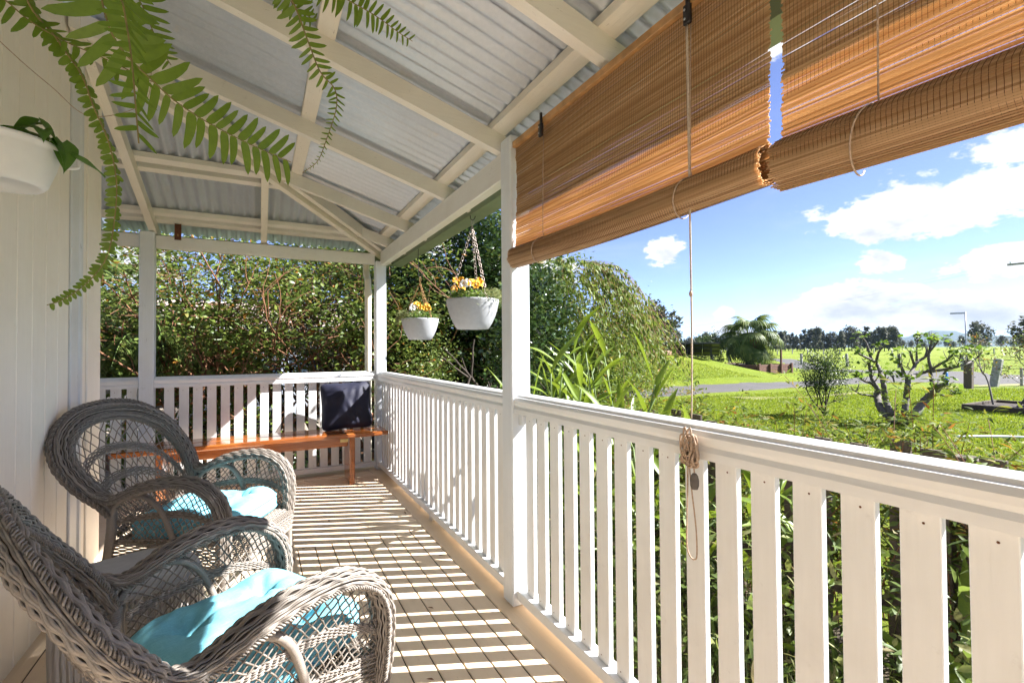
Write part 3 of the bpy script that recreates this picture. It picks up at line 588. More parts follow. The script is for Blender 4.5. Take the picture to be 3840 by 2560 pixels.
def woven_roll(mb, core, path, W, hw, hd, ns, lam=.046, amp=.0042, r=.0033, taper=None):
    """flattened roll of rods running along the path and weaving over hidden stakes"""
    P, s = resample(smooth_path(path, 160), .0062); n = len(P); T = nrm(np.gradient(P, axis=0))
    Wd = np.asarray(W, float); Wd = np.broadcast_to(Wd, P.shape) if Wd.ndim == 1 else np.stack([np.interp(np.linspace(0, 1, n), np.linspace(0, 1, len(Wd)), Wd[:, i]) for i in range(3)], 1)
    Wd = nrm(Wd-T*np.sum(Wd*T, 1, keepdims=True)); N = np.cross(T, Wd)
    k = np.ones(n) if taper is None else np.interp(np.linspace(0, 1, n), np.linspace(0, 1, len(taper)), taper)
    th = np.arange(ns)*2*np.pi/ns; c, sn = np.cos(th)[:, None, None], np.sin(th)[:, None, None]
    Q = P[None]+(Wd[None]*hw*c+N[None]*hd*sn)*k[None, :, None]; O = nrm(Wd[None]*c/hw+N[None]*sn/hd)
    ph = (np.arange(ns)//3 % 2)*np.pi+np.arange(ns)*.18+RNG.uniform(-.2, .2, ns); und = amp*np.sin(2*np.pi*s[None]/lam+ph[:, None]); drift = .0022*np.sin(s[None]*9+RNG.uniform(0, 6, ns)[:, None])
    side = np.cross(T[None], O); Q = Q+O*und[..., None]+side*drift[..., None]
    strands(mb, Q, O, r*RNG.uniform(.85, 1.15, ns))
    an = np.arange(12)*2*np.pi/12; kk = k[:, None, None]; V = P[:, None]+(Wd[:, None]*(hw-.006)*np.cos(an)[None, :, None]+N[:, None]*(hd-.006)*np.sin(an)[None, :, None])*kk
    V = np.concatenate([V, V[:, :1]], 1)[::3]; core.grid(V)
    # plaited border rods spiralling along both edges
    for sg in (-1, 1):
        for q in range(3):
            a = 2*np.pi*(s/.026+q/3); e = P+Wd*(sg*hw*k)[:, None]*.98-N*hd*.45; e = e+(Wd*np.cos(a)[:, None]+N*np.sin(a)[:, None])*.0062
            strands(mb, e[None], (Wd*np.cos(a)[:, None]+N*np.sin(a)[:, None])[None], .0032)
def wrapped(mb, path, r, n=None, r1=None):
    P, s = resample(smooth_path(path, 80), .0021); r1 = r if r1 is None else r1
    rad = np.linspace(r, r1, len(s))*(1+.07*np.sin(2*np.pi*s/.0068)); mb.tube(P, rad, 9)
def panel(mb, f, nd, rows, r=.0028, double=True, slope=.55, amp=.003):
    """open diamond lattice on the surface f(a,b) plus woven bands at heights rows [(b, strands)]"""
    t = np.linspace(0, 1, 46)
    for sgn in (1, -1):
        for i in range(-int(nd*slope)-1, nd+int(nd*slope)+2):
            for off in ((-.006, .006) if double else (0,)):
                a = i/nd+sgn*slope*(t-.5)+off*1.3+.006*np.sin(t*9+i); ok = (a >= 0) & (a <= 1)
                if ok.sum() < 4: continue
                P = f(a[ok], t[ok]); T = np.gradient(P, axis=0); N = nrm(np.cross(T, np.array((.3, .1, .9)))); N = N+1e-3
                P = P+nrm(N)*(amp*np.sin(t[ok]*40+i*np.pi+sgn))[:, None]; strands(mb, P[None], N[None], r)
    a = np.linspace(0, 1, 90)
    for b0, ns in rows:
        for j in range(ns):
            bb = b0+(j-(ns-1)/2)*.0135+.003*np.sin(a*14+j); P = f(a, np.clip(bb, 0, 1)); P2 = f(a, np.clip(bb+.01, 0, 1)); N = nrm(np.cross(np.gradient(P, axis=0), P2-P+1e-9))
            P = P+N*(.0045*np.sin(a*2*np.pi*nd*.9+j*np.pi))[:, None]; strands(mb, P[None], N[None], .0038)
def build_chair():
    parts = []
    def fin(mb, name, mat='wicker'): parts.append((name, mb.mesh(name, mat, True), None))
    bk = np.array([(-.215, .285, .50), (-.245, .31, .565), (-.305, .355, .655), (-.375, .362, .75), (-.435, .31, .85), (-.48, .175, .93), (-.492, 0, .955)])
    full = np.vstack([bk, (bk*np.array((1, -1, 1)))[::-1][1:]])
    cen = np.array((-.36, 0, .70)); Wb = nrm(full-cen); Wb[:, 0] *= .4
    mb, core = MB(), MB(); woven_roll(mb, core, full, Wb, .053, .028, 40, .052, .0030, .0034, [.6, .9, 1, 1.05, 1.05, 1.05, 1, 1, 1.05, 1.05, 1.05, 1, .9, .6]); fin(mb, 'back_rim'); fin(core, 'rim_core', 'wicker_core')
    top = smooth_path(full, 120)[8:-8]; sv = np.linspace(0, 1, len(top))
    def fb(a, b):
        a = np.asarray(a); v = .255*(1-2*a); bot = np.stack([-.205+0*v, v, .36+0*v], -1); tp = np.stack([np.interp(a, sv, top[:, i]) for i in range(3)], -1); c = np.array((-.37, 0, .72)); tp = c+(tp-c)*.90
        return bot+(tp-bot)*np.asarray(b)[..., None]-np.array((1., 0, 0))*(.05*np.sin(np.pi*np.asarray(b))*np.sin(np.pi*a))[..., None]
    mb = MB(); panel(mb, fb, 26, [(.12, 7), (.46, 6), (.70, 6)], .0025, False, .30); fin(mb, 'back_panel')
    for sg in (1, -1):
        M = np.array((1, sg, 1)); arm = np.array([(-.255, .335, .60), (-.18, .312, .575), (-.06, .318, .625), (.06, .322, .655), (.18, .320, .652), (.268, .316, .602), (.312, .310, .515), (.318, .306, .40), (.312, .302, .275)])*M
        mb, core = MB(), MB(); woven_roll(mb, core, arm, np.array((0, 1., 0)), .047, .024, 32, .052, .0030, .0033, [.5, .8, 1, 1.02, 1.02, 1, 1, .95, .85, .7]); fin(mb, 'arm_rim'); fin(core, 'rim_core', 'wicker_core')
        ap = smooth_path(arm[1:7], 60)
        def fa(a, b, ap=ap, sg=sg):
            a = np.asarray(a); bot = np.stack([-.19+.49*a, sg*(.275+.02*a), .355+0*a], -1); k = np.linspace(0, 1, len(ap)); tp = np.stack([np.interp(a, k, ap[:, i]) for i in range(3)], -1)-np.array((0, 0, .018)); return bot+(tp-bot)*np.asarray(b)[..., None]
        mb = MB(); panel(mb, fa, 18, [(.06, 5), (.52, 8)], .0026, False, .42); fin(mb, 'arm_panel')
        mb = MB(); wrapped(mb, np.array([(-.225, .288, .39), (-.20, .30, .52), (-.13, .312, .578), (-.04, .314, .585), (.03, .308, .52), (.085, .297, .365)])*M, .0125); fin(mb, 'arm_brace')
        mb = MB(); wrapped(mb, np.array([(-.212, .29, .52), (-.225, .275, .42), (-.255, .268, .25), (-.30, .265, .055)])*M, .021, r1=.019); fin(mb, 'leg'); 
        mb = MB(); wrapped(mb, np.array([(.312, .30, .30), (.312, .30, .18), (.314, .302, .05)])*M, .0205); fin(mb, 'leg')
        for c in ((-.303, .265), (.315, .302)):
            mb = MB(); P = []; 
            for q in range(9):
                a = np.linspace(0, 2*np.pi, 25); ph = q/9*np.pi; rr_ = .029*math.sin(.35+ph*.75)
                P.append(np.stack([c[0]+rr_*np.cos(a), c[1]*sg+rr_*np.sin(a), .004+.052*(q/8)+.002*np.sin(a*9+q*np.pi)], -1))
            P = np.array(P); strands(mb, P, nrm(P-np.array((c[0], c[1]*sg, .03))), .0036); mb.lathe([(.001, .002), (.022, .003), (.026, .03), (.02, .058), (.001, .06)], (c[0], c[1]*sg, 0), 12); fin(mb, 'foot')
        # side apron
        mb = MB(); a = np.linspace(0, 1, 60)
        for j in range(16):
            z = .355-.0085*j; P = np.stack([-.225+.535*a, sg*(.272+.028*a)+.0035*np.sin(a*50+j*np.pi), z-.03*np.sin(np.pi*a)*(j/15)*-.6], -1); strands(mb, P[None], np.broadcast_to(np.array((0, sg, 0.)), P.shape)[None], .0034)
        fin(mb, 'apron')
        mb = MB(); wrapped(mb, np.array([(-.26, .268, .20), (0, .285, .185), (.312, .30, .19)])*M, .011); fin(mb, 'stretcher')
    # seat with a waterfall front edge
    prof = smooth_path([(-.235, 0, .345), (-.05, 0, .338), (.15, 0, .342), (.27, 0, .352), (.322, 0, .342), (.338, 0, .312), (.336, 0, .27), (.330, 0, .235)], 140); prof, s = resample(prof, .0074); v = np.linspace(-1, 1, 74)
    mb = MB(); k = np.arange(len(prof)); hwid = .262+.034*np.clip((prof[:, 0]+.23)/.5, 0, 1)
    P = np.stack([np.broadcast_to(prof[:, 0:1], (len(prof), 74)), hwid[:, None]*v[None], np.broadcast_to(prof[:, 2:3], (len(prof), 74))], -1)
    T = np.gradient(prof, axis=0); N = nrm(np.stack([-T[:, 2], 0*T[:, 0], T[:, 0]], -1)); P = P+N[:, None]*(.0035*np.sin(v[None]*52+(k//2 % 2)[:, None]*np.pi))[..., None]; strands(mb, P, np.broadcast_to(N[:, None], P.shape), .0033); fin(mb, 'seat')
    mb = MB(); wrapped(mb, [(-.235, .262, .338), (-.25, 0, .338), (-.235, -.262, .338)], .016); fin(mb, 'back_seat_rail')
    mb = MB(); wrapped(mb, [(.325, .30, .235), (.335, 0, .228), (.325, -.30, .235)], .011); fin(mb, 'front_seat_rail')
    return parts
CH = build_chair()
def place_chair(label, x, y, rz, sc):
    t = thing('wicker_armchair', label, 'armchair', (x, y, 0), 'grey wicker armchairs', rz); t.scale = sc
    rim = None
    for n, me, _ in CH:
        if n == 'rim_core': link('rim_core', me, rim)
        elif n == 'foot':
            lg = min([o for o in t.children if o.name.split('.')[0] == 'leg'], key=lambda o: abs(np.mean([v.co.x for v in list(o.data.vertices)[::50]])-me.vertices[0].co.x)+abs(np.mean([v.co.y for v in list(o.data.vertices)[::50]])-me.vertices[0].co.y)); link('foot', me, lg)
        else:
            o = link(n, me, t)
            if n in ('back_rim', 'arm_rim'): rim = o
    return t
CB = place_chair('grey wicker armchair between the stool and the timber bench', -.261, 2.81, math.radians(-30.8), (.985, .89, .925))
CA = place_chair('grey wicker armchair with its back to the house wall before the wavy stool', -.073, 1.555, math.radians(22.4), (.915, .99, .88))
# cushions
def cushion_mesh(name, hx, hy, hz, mat, box=.022, tufts=(), wrinkle=0., n=56, pw=5., seed=1, sag=0.):
    rgx = np.random.RandomState(seed); u = np.sin(np.linspace(-np.pi/2, np.pi/2, n)); Sx, Sy = np.meshgrid(u, u, indexing='ij')
    ex = 1-.10*np.abs(Sy)**6*np.abs(Sx)**2; ey = 1-.10*np.abs(Sx)**6*np.abs(Sy)**2
    if sag: ex = ex*(1-sag*(1-Sy**2)*.5); ey = ey*(1-sag*(1-Sx**2)*.5)
    X, Y = hx*Sx*ex, hy*Sy*ey; dome = ((1-np.abs(Sx)**pw)*(1-np.abs(Sy)**pw))**.5
    Z = hz*dome
    for a, b_, d in tufts:
        rr_ = np.hypot(X-a, Y-b_); Z = Z-d*np.exp(-(rr_/.035)**2)-d*.35*np.exp(-(rr_/.10)**2); an = np.arctan2(Y-b_, X-a); Z = Z+d*.22*np.cos(an*6+a*30)*np.exp(-(rr_/.07)**2)*np.minimum(1, rr_/.02)
    if wrinkle: 
        for q in range(9):
            k = rgx.normal(size=2)*16; Z = Z+wrinkle*np.sin(X*k[0]+Y*k[1]+rgx.uniform(0, 6))*dome*.5
            c = rgx.uniform(-1, 1, 2)*np.array((hx, hy)); k2 = rgx.normal(size=2)*55; Z = Z+wrinkle*.7*np.sin(X*k2[0]+Y*k2[1])*np.exp(-((X-c[0])**2+(Y-c[1])**2)/.006)*dome
    m_ = MB(); up = np.stack([X, Y, box+Z], -1); dn = np.stack([X, Y, -box-hz*.75*dome], -1); m_.grid(up); m_.grid(dn[::-1])
    ring = np.concatenate([np.stack([X, Y], -1)[:, 0], np.stack([X, Y], -1)[-1, 1:], np.stack([X, Y], -1)[::-1, -1][1:], np.stack([X, Y], -1)[0, ::-1][1:]])
    if box > 0:
        bulge = nrm(ring)*.006
        m_.grid(np.stack([np.c_[ring, np.full(len(ring), -box)], np.c_[ring+bulge, np.zeros(len(ring))], np.c_[ring, np.full(len(ring), box)]], 0))
    pipe = MB()
    for z in ((box, -box) if box > 0 else (0.,)): pipe.tube(np.c_[ring*1.004, np.full(len(ring), z)], .0058, 6, False)
    return m_.mesh(name, mat, True), pipe.mesh('piping', mat, True)
cm, cp = cushion_mesh('pad', .235, .235, .055, 'cyan_fabric', .028, [(.10, .10, .045), (.10, -.10, .045), (-.10, .10, .045), (-.10, -.10, .045)], .007)
def place_cushion(label, chair, du, dv, z, rz, tilt):
    t = thing('seat_cushion', label, 'cushion', (0, 0, 0), 'turquoise chair cushions'); a = chair.rotation_euler.z; c, s = math.cos(a), math.sin(a)
    t.location = (chair.location.x+c*du-s*dv, chair.location.y+s*du+c*dv, z); t.rotation_euler = (tilt[0], tilt[1], a+rz); link('pad', cm, t); link('piping', cp, t); return t
place_cushion('turquoise tufted cushion in the armchair beside the bench', CB, .06, 0, .376, math.radians(3), (0, math.radians(-2)))
place_cushion('turquoise tufted cushion in the armchair before the wavy stool', CA, .05, .0, .360, math.radians(6), (math.radians(0), math.radians(-3)))
# carved stool / side table
stl = thing('side_stool', 'grey stone-look stool with wavy carved sides between the armchairs', 'stool', (-.40, 2.12, 0), None, .35); stl.scale = (.79, .79, .89)
m_ = MB(); m_.lathe([(.001, .004), (.22, .004), (.245, .01), (.258, .06), (.262, .22), (.26, .36), (.252, .418), (.246, .425)], (0, 0, 0), 64, 3.2); m_.build('drum', 'wave_stool', stl, True)
m_ = MB(); m_.lathe([(.246, .4255), (.252, .43), (.254, .442), (.248, .452), (.236, .4555), (.001, .456)], (0, 0, 0), 64, 3.2); m_.build('top', 'pot_grey', stl, True)
# timber bench along the end balustrade
bn = thing('timber_bench', 'long varnished timber bench along the end balustrade', 'bench', (.04, 4.54, 0))
def bnb(name, a, b, ch=.006, mat='bench_wood'): m_ = MB(); m_.box(loc(bn, a), loc(bn, b), ch); return m_.build(name, mat, bn)
bnb('seat', (-.95, 4.535, .412), (1.03, 4.73, .452), .008); bnb('seat', (-.95, 4.345, .412), (1.03, 4.531, .452), .008)
bnb('apron', (-.62, 4.40, .335), (.69, 4.432, .4115)); bnb('leg', (.70, 4.37, 0), (.745, 4.68, .4115)); bnb('leg', (-.68, 4.37, 0), (-.635, 4.68, .4115))
br = bnb('hinge_plate', (.625, 4.397, .372), (.692, 4.3995, .400), .0005, 'brass')
for dx in (.64, .658, .677): m_ = MB(); m_.lathe([(.0001, -.002), (.004, -.0015), (.004, 0)], (0, 0, 0), 8); o = m_.build('screw', 'dark_metal', br, True, loc(bn, (dx, 4.3965, .386))); o.rotation_euler = (-math.pi/2, 0, 0); o.rotation_euler.x = math.pi/2
# navy velvet cushion leaning in the corner
pm, pp = cushion_mesh('pillow', .225, .225, .085, 'navy_velvet', 0.0, [], .010, 64, 2.2, 4, .17)
pil = thing('navy_cushion', 'navy velvet cushion propped in the corner on the bench', 'cushion', (.712, 4.63, .668))
link('pillow', pm, pil); link('seam', pp, pil)
pil.rotation_euler = (Matrix.Rotation(math.radians(-9), 3, 'Z') @ Matrix.Rotation(math.radians(72), 3, 'X') @ Matrix.Rotation(math.radians(3), 3, 'Z')).to_euler()
# ------------------------------------------------------------------ bamboo blinds
def blind(label, y0, y1, seed, roll_z, roll_r, cords):
    rg2 = np.random.RandomState(seed); t = thing('bamboo_blind', label, 'blind', (1.047, (y0+y1)/2, 2.10), 'bamboo roll-up blinds'); Lc = lambda P: loc(t, P)
    m_ = MB(); m_.box(Lc((1.030, y0-.004, 2.100)), Lc((1.0605, y1+.002, 2.128)), .002); m_.build('head_rail', 'headrail_wood', t)
    m_ = MB(); z = 2.098; pit = .00425
    ys = np.linspace(0, 1, 12)
    while z > roll_z+roll_r*.35:
        h = rg2.uniform(.0035, .0040); ja, jb = rg2.normal()*.002, rg2.normal()*.002; sk = rg2.normal()*.0003; bow = rg2.normal()*.0003
        f = (2.098-z)/.5; xo = 1.047+.004*math.sin(f*5)+rg2.normal()*.0008
        rows = []
        for q in ys:
            yy = y0+ja+(y1+jb-y0-ja)*q; zz = z+sk*(q-.5)+bow*math.sin(q*3.1)+.0012*math.sin(q*9+seed)-.010*math.sin(math.pi*q)*f; xx = xo+.0015*math.sin(q*14+z*90)
            rows.append([(xx-.0008, yy, zz), (xx-.0008, yy, zz-h), (xx+.0008, yy, zz-h), (xx+.0008, yy, zz), (xx-.0008, yy, zz)])
        m_.grid(Lc(np.array(rows))); z -= pit if rg2.rand() > .02 else pit*1.35
    stuff(m_.build('slat_sheet', 'blind_stick', t))
    m_ = MB(); yy = y0+.012
    while yy < y1-.006:
        zz = np.linspace(2.098, roll_z, 9); m_.tube(Lc(np.stack([np.full(9, 1.0452), np.full(9, yy), zz], -1)), .00042, 3, False); yy += .0085
    stuff(m_.build('stitching', 'rusty', t))
    # the roll: three wound layers of sticks
    m_ = MB(); lay = [(1.0, 0), (.88, .3), (.74, .7)]
    for k, (sc, ph) in enumerate(lay):
        n = int(2*np.pi*roll_r*sc/.0044)
        for i in range(n):
            a = 2*np.pi*i/n+ph; wob = 1+.05*math.sin(3*a+1.2)+.04*math.sin(7*a+seed)+(.05 if k == 0 and .3 < a < 1.1 else 0); ja, jb = rg2.normal()*.003+k*.004, rg2.normal()*.003-k*.004; rows = []
            for q in np.linspace(0, 1, 10):
                yq = y0+ja+(y1+jb-y0-ja)*q; rq = roll_r*sc*wob*(1+.03*math.sin(q*7+a*2)); cx = 1.047-roll_r*.15+rq*.92*math.cos(a); cz = roll_z-.010*math.sin(math.pi*q)+rq*math.sin(a)
                ta = np.array((-math.sin(a), 0, math.cos(a)))*.00185; no = np.array((math.cos(a), 0, math.sin(a)))*.0008; c = np.array((cx, yq, cz)); rows.append([c-ta-no, c+ta-no, c+ta+no, c-ta+no, c-ta-no])
            m_.grid(Lc(np.array(rows)))
    ro = stuff(m_.build('roll', 'blind_stick', t))
    m_ = MB(); yy = y0+.012
    while yy < y1-.006:
        a = np.linspace(.2, 2*np.pi+.2, 22); wob = 1+.05*np.sin(3*a+1.2)+.04*np.sin(7*a+seed); q = (yy-y0)/(y1-y0); rq = (roll_r*wob+.0012)
        m_.tube(Lc(np.stack([1.047-roll_r*.15+rq*.92*np.cos(a), np.full(22, yy), roll_z-.010*math.sin(math.pi*q)+rq*np.sin(a)], -1)), .0005, 3, False); yy += .0085
    stuff(m_.build('stitching', 'rusty', t))
    for yc, pal in cords:
        m_ = MB(); a = np.linspace(.5*np.pi, 1.75*np.pi, 20); P = [(1.037, yc, 2.10), (1.034, yc+.004, 1.9), (1.033, yc+.006, roll_z+roll_r*1.3)]+[(1.047-roll_r*.15+roll_r*1.1*math.cos(k), yc+.008+.012*(k-1.57), roll_z-.008+roll_r*1.13*math.sin(k)) for k in a]
        m_.tube(Lc(np.array(P)), .0018, 6); m_.build('lift_cord', 'rope_tan', t, True)
        m_ = MB(); m_.box(Lc((1.016, yc-.012, 2.045)), Lc((1.029, yc+.012, 2.10)), .003); m_.box(Lc((1.02, yc-.006, 2.1003)), Lc((1.029, yc+.006, 2.145)), .002); pu = m_.build('pulley', 'dark_metal', t)
        for dz in (2.06, 2.085):
            m_ = MB(); m_.lathe([(.0001, .0022), (.003, .0015), (.0036, 0)], (0, 0, 0), 8); o = m_.build('rivet', 'sign_metal', pu, True, Lc((1.0155, yc+.004, dz))); o.rotation_euler = (0, -math.pi/2, 0)
    return t
blind('rolled bamboo blind hanging beside the middle post', .690, 1.930, 3, 1.592, .046, [(1.668, 0), (.905, 0)])
blind('second bamboo blind with the thicker roll, past the gap', -.86, .660, 8, 1.578, .055, [(.46, 0), (-.5, 0)])
# pull cord tied in a knot on the handrail
pc = thing('blind_cord', 'tan pull cord knotted in a bundle over the handrail with wooden toggle', 'cord', (1.016, .90, .966))
m_ = MB(); P = smooth_path([(1.022, .905, 2.045), (1.021, .903, 1.6), (1.018, .9, 1.2), (1.015, .902, .985)], 30); m_.tube(loc(pc, P), .0016, 6); m_.tube(loc(pc, P+np.array((.001, .004, 0))*np.linspace(1.5, .3, 30)[:, None]), .0014, 6)
m_.build('cord', 'rope_pale', pc, True)
m_ = MB(); m_.lathe([(.0005, -.008), (.0045, -.005), (.005, .002), (.003, .008), (.0005, .01)], (0, 0, 0), 8); m_.build('knot', 'rope_tan', pc, True, loc(pc, (1.018, .902, 1.315)))
rk = np.random.RandomState(5); m_ = MB(); cpts = []
for k in range(46):
    a = rk.uniform(0, 6.28); zz = .965-.105*abs(math.sin(k*.9+rk.uniform(-.3, .3))); wv_ = .008+.022*min(1, max(0, (.985-zz)/.06)); cpts.append((1.013-.006*math.sin(a)-abs(rk.normal())*.004, .906+wv_*math.cos(a)*.9, zz+rk.normal()*.008))
m_.tube(loc(pc, smooth_path(cpts, 640)), .0026, 6); m_.build('knot_bundle', 'rope_tan', pc, True)
m_ = MB(); m_.tube(loc(pc, smooth_path([(1.012, .914, .88), (1.014, .918, .80), (1.015, .922, .72), (1.016, .925, .645), (1.016, .915, .618), (1.016, .900, .614), (1.016, .892, .63), (1.015, .893, .70), (1.014, .905, .80), (1.012, .912, .88)], 90)), .002, 6); m_.build('cord_loop', 'rope_tan', pc, True)
m_ = MB(); m_.tube(loc(pc, smooth_path([(1.012, .895, .90), (1.010, .893, .86), (1.011, .892, .842)], 12)), .002, 6); m_.build('toggle_cord', 'rope_tan', pc, True)
m_ = MB(); m_.lathe([(.001, -.022), (.008, -.021), (.011, -.012), (.0115, .002), (.009, .014), (.005, .02), (.001, .021)], (0, 0, 0), 14); m_.build('toggle', 'bark_grey', pc, True, loc(pc, (1.011, .892, .822)))
# ------------------------------------------------------------------ hanging pots
def pansy_mesh(mat):
    m_ = MB()
    for k, (a, L, w_) in enumerate([(90, .021, .020), (35, .019, .018), (145, .019, .018), (-25, .020, .017), (205, .020, .017)]):
        a = math.radians(a); d = np.array((math.cos(a), math.sin(a), .0)); s_ = np.array((-math.sin(a), math.cos(a), 0)); o = np.array((0, 0, .0015*k)); t = np.linspace(0, 1, 7)
        wd = w_*np.sin(np.pi*np.clip(t*.86+.08, 0, 1))**.7; mid = o+d*(L*t)[:, None]+np.array((0, 0, 1))*(.006*np.sin(t*2.6)+.003*np.sin(t*9+k))[:, None]
        m_.grid(np.stack([mid-s_*wd[:, None]*.5+np.array((0, 0, .003)), mid, mid+s_*wd[:, None]*.5+np.array((0, 0, .003))], 1))
    m_.lathe([(.0001, .008), (.003, .007), (.0035, .003)], (0, 0, 0), 8); return m_.mesh('flower', mat, True)
FY, FW = pansy_mesh('petal_yellow'), pansy_mesh('petal_white')
def torus(mb, c, R, r, M, stretch=1.5):
    a = np.linspace(0, 2*np.pi, 11); P = np.stack([R*np.cos(a), R*stretch*np.sin(a), 0*a], -1) @ np.array(M).T+c; mb.tube(P, r, 4, False)
def chain(mb, a, b, n):
    a, b = np.asarray(a, float), np.asarray(b, float); d = nrm(b-a); u = nrm(np.cross(d, (1, .3, .2))); v = np.cross(d, u)
    for i in range(n):
        c = a+(b-a)*(i+.5)/n; w_ = u if i % 2 else v; M = np.stack([w_, d, np.cross(w_, d)], 1); L = np.linalg.norm(b-a)/n; torus(mb, c, L*.40, .0016, M, 1.62)
def hanging_pot(label, c, r, h, ch_mat, apex, hooktop, seed, scale=1.):
    c = np.array(c, float); rg3 = np.random.RandomState(seed); t = thing('hanging_pot', label, 'pot', tuple(c), 'hanging pots over the balustrade')
    k = r/.17; m_ = MB(); m_.lathe(np.array([(.001, 0), (.098, 0), (.104, .004), (.125, .04), (.145, .085), (.160, .135), (.168, .175), (.170, .188), (.168, .193), (.162, .193), (.158, .17), (.001, .165)])*np.array((k, h/.193)), (0, 0, 0), 48); m_.build('bowl', 'pot_grey', t, True)
    m_ = MB(); m_.lathe([(r*.94, h*.93), (r*.6, h*.97), (.001, h*.98)], (0, 0, 0), 24); m_.build('soil', 'soil', t, True)
    ap = np.array((0, 0, apex-c[2]))
    for q in range(3):
        a = rg3.uniform(0, .8)+q*2*np.pi/3+.5; m_ = MB(); chain(m_, (math.cos(a)*r*.95, math.sin(a)*r*.95, h*.9), ap, 22); m_.build('chain', ch_mat, t, True)
    m_ = MB(); z1 = hooktop-c[2]; m_.tube(smooth_path([(.0, 0, ap[2]-.005), (.008, 0, ap[2]+.03), (.003, 0, ap[2]+.055), (-.006, 0, ap[2]+.03), (-.004, 0, ap[2]+.005)], 20), .0024, 6); m_.build('clip', ch_mat, t, True)
    m_ = MB(); m_.tube(smooth_path([(.03, 0, ap[2]+.10), (.018, 0, ap[2]+.06), (.002, 0, ap[2]+.047), (-.012, 0, ap[2]+.06), (-.014, 0, ap[2]+.12), (-.014, 0, z1)], 30), .003, 6); m_.build('hook_rod', 'dark_metal', t, True)
    # what grows in it
    f = thing('potted_flowers', label.replace('grey hanging bowl', 'yellow and white pansies in the grey bowl') if False else ('yellow and white pansies in the bowl on rusty chains' if ch_mat == 'rust_chain' else 'yellow and white pansies in the bowl on pale steel chains'), 'flowers', tuple(c+np.array((0, 0, h))), 'pansies in the hanging pots')
    m_ = MB(); n = 420; a = rg3.uniform(0, 6.28, n); rr_ = r*.9*np.sqrt(rg3.rand(n)); C = np.stack([rr_*np.cos(a), rr_*np.sin(a), rg3.uniform(0, .065, n)*(1-.5*rr_/r)], -1); leaf_cloud(m_, C, randdir(n, -.1, .9, rg3), rg3.uniform(.018, .036, n), rg3.uniform(.012, .024, n), 'oval', rng=rg3); stuff(m_.build('foliage', 'leaf_potted', f, True))
    m_ = MB(); n = 900; side = [math.pi*.9, -.25][seed % 2]; a = rg3.normal(side, .7, n); rr_ = r*rg3.uniform(.75, 1.25, n); C = np.stack([rr_*np.cos(a), rr_*np.sin(a), .035-np.maximum(0, rr_-r)*rg3.uniform(.3, 2.4, n)+rg3.uniform(-.015, .03, n)], -1)
    n2 = 160; a2 = rg3.uniform(0, 6.28, n2); rr2 = r*rg3.uniform(.8, 1.12, n2); C = np.vstack([C, np.stack([rr2*np.cos(a2), rr2*np.sin(a2), .02+rg3.uniform(-.03, .045, n2)], -1)]); n += n2; a = np.r_[a, a2]
    D = randdir(n, -.5, .8, rg3)*.7+np.stack([np.cos(a), np.sin(a), 0*a], -1)*.5; leaf_cloud(m_, C, D, rg3.uniform(.014, .034, n), rg3.uniform(.004, .007, n), 'lance', rng=rg3); stuff(m_.build('trailing_foliage', 'leaf_sage', f, True))
    for q in range(13):
        a = rg3.uniform(0, 6.28); rr_ = r*rg3.uniform(.1, .85); wh = q < 3; p_ = (rr_*math.cos(a), rr_*math.sin(a), rg3.uniform(.07, .125))
        if wh: p_ = (-.10+.03*q, -.09+.03*q, .085+.012*q)
        m_ = MB(); m_.tube(smooth_path([(p_[0]*.8, p_[1]*.8, .0), (p_[0]*.95, p_[1]*.95, p_[2]*.6), (p_[0], p_[1], p_[2])], 8), .0012, 5); m_.build('flower_stem', 'stem_green', f, True)
        o = link('flower', FW if wh else FY, f, p_); o.rotation_euler = (rg3.uniform(.7, 1.6), rg3.uniform(-.4, .4), rg3.uniform(-.9, .5)); sc = rg3.uniform(1.2, 1.75); o.scale = (sc, sc, sc)
    return t
hanging_pot('grey hanging bowl on rusty chains near the corner post', (1.27, 4.155, 1.265), .165, .187, 'rust_chain', 1.775, 2.12, 2)
hanging_pot('grey hanging bowl on pale steel chains near the middle post', (1.27, 2.965, 1.31), .178, .197, 'steel_chain', 2.0, 2.21, 3)
# ------------------------------------------------------------------ wall pot with arrowhead vine
wp = thing('wall_pot', 'white plastic pot fixed high on the cream board wall', 'pot', (-.66, 1.89, 1.655))
m_ = MB(); m_.lathe([(.001, .004), (.078, .004), (.08, 0), (.094, 0), (.102, .01), (.120, .065), (.128, .10), (.1285, .110), (.135, .112), (.136, .123), (.130, .126), (.123, .122), (.118, .10), (.001, .095)], (0, 0, 0), 48); m_.build('tub', 'pot_white', wp, True)
m_ = MB(); m_.box((-.15, -.03, .06), (-.126, .03, .12), .003); m_.build('wall_bracket', 'pot_white', wp)
m_ = MB(); m_.tube(smooth_path([(.12, .05, .115), (.152, .06, .12), (.157, .06, .095), (.13, .05, .085)], 12), .006, 6); m_.build('hook_lug', 'pot_white', wp, True)
vn = thing('arrowhead_vine', 'arrowhead vine with broad leaves growing from the white wall pot', 'plant', (-.66, 1.89, 1.765))
def broad_leaf(L, W, droop, seed):
    m_ = MB(); t = np.linspace(0, 1, 11); wd = W*np.interp(t, [0, .06, .2, .4, .65, .85, 1], [.35, .75, 1.0, .93, .62, .3, 0]); s5 = np.linspace(-1, 1, 7); V = []
    for i, ti in enumerate(t):
        row = []
        for s_ in s5: back = -.16*L*max(0, 1-ti*5)*abs(s_); row.append((L*ti+back-.0, wd[i]*s_, -droop*L*ti*ti+.25*W*abs(s_)**1.5*(1-.4*ti)+.02*L*math.sin(ti*9+s_*3+seed)))
        V.append(row)
    m_.grid(np.array(V)); return m_.mesh('leaf', 'leaf_syngonium', True)
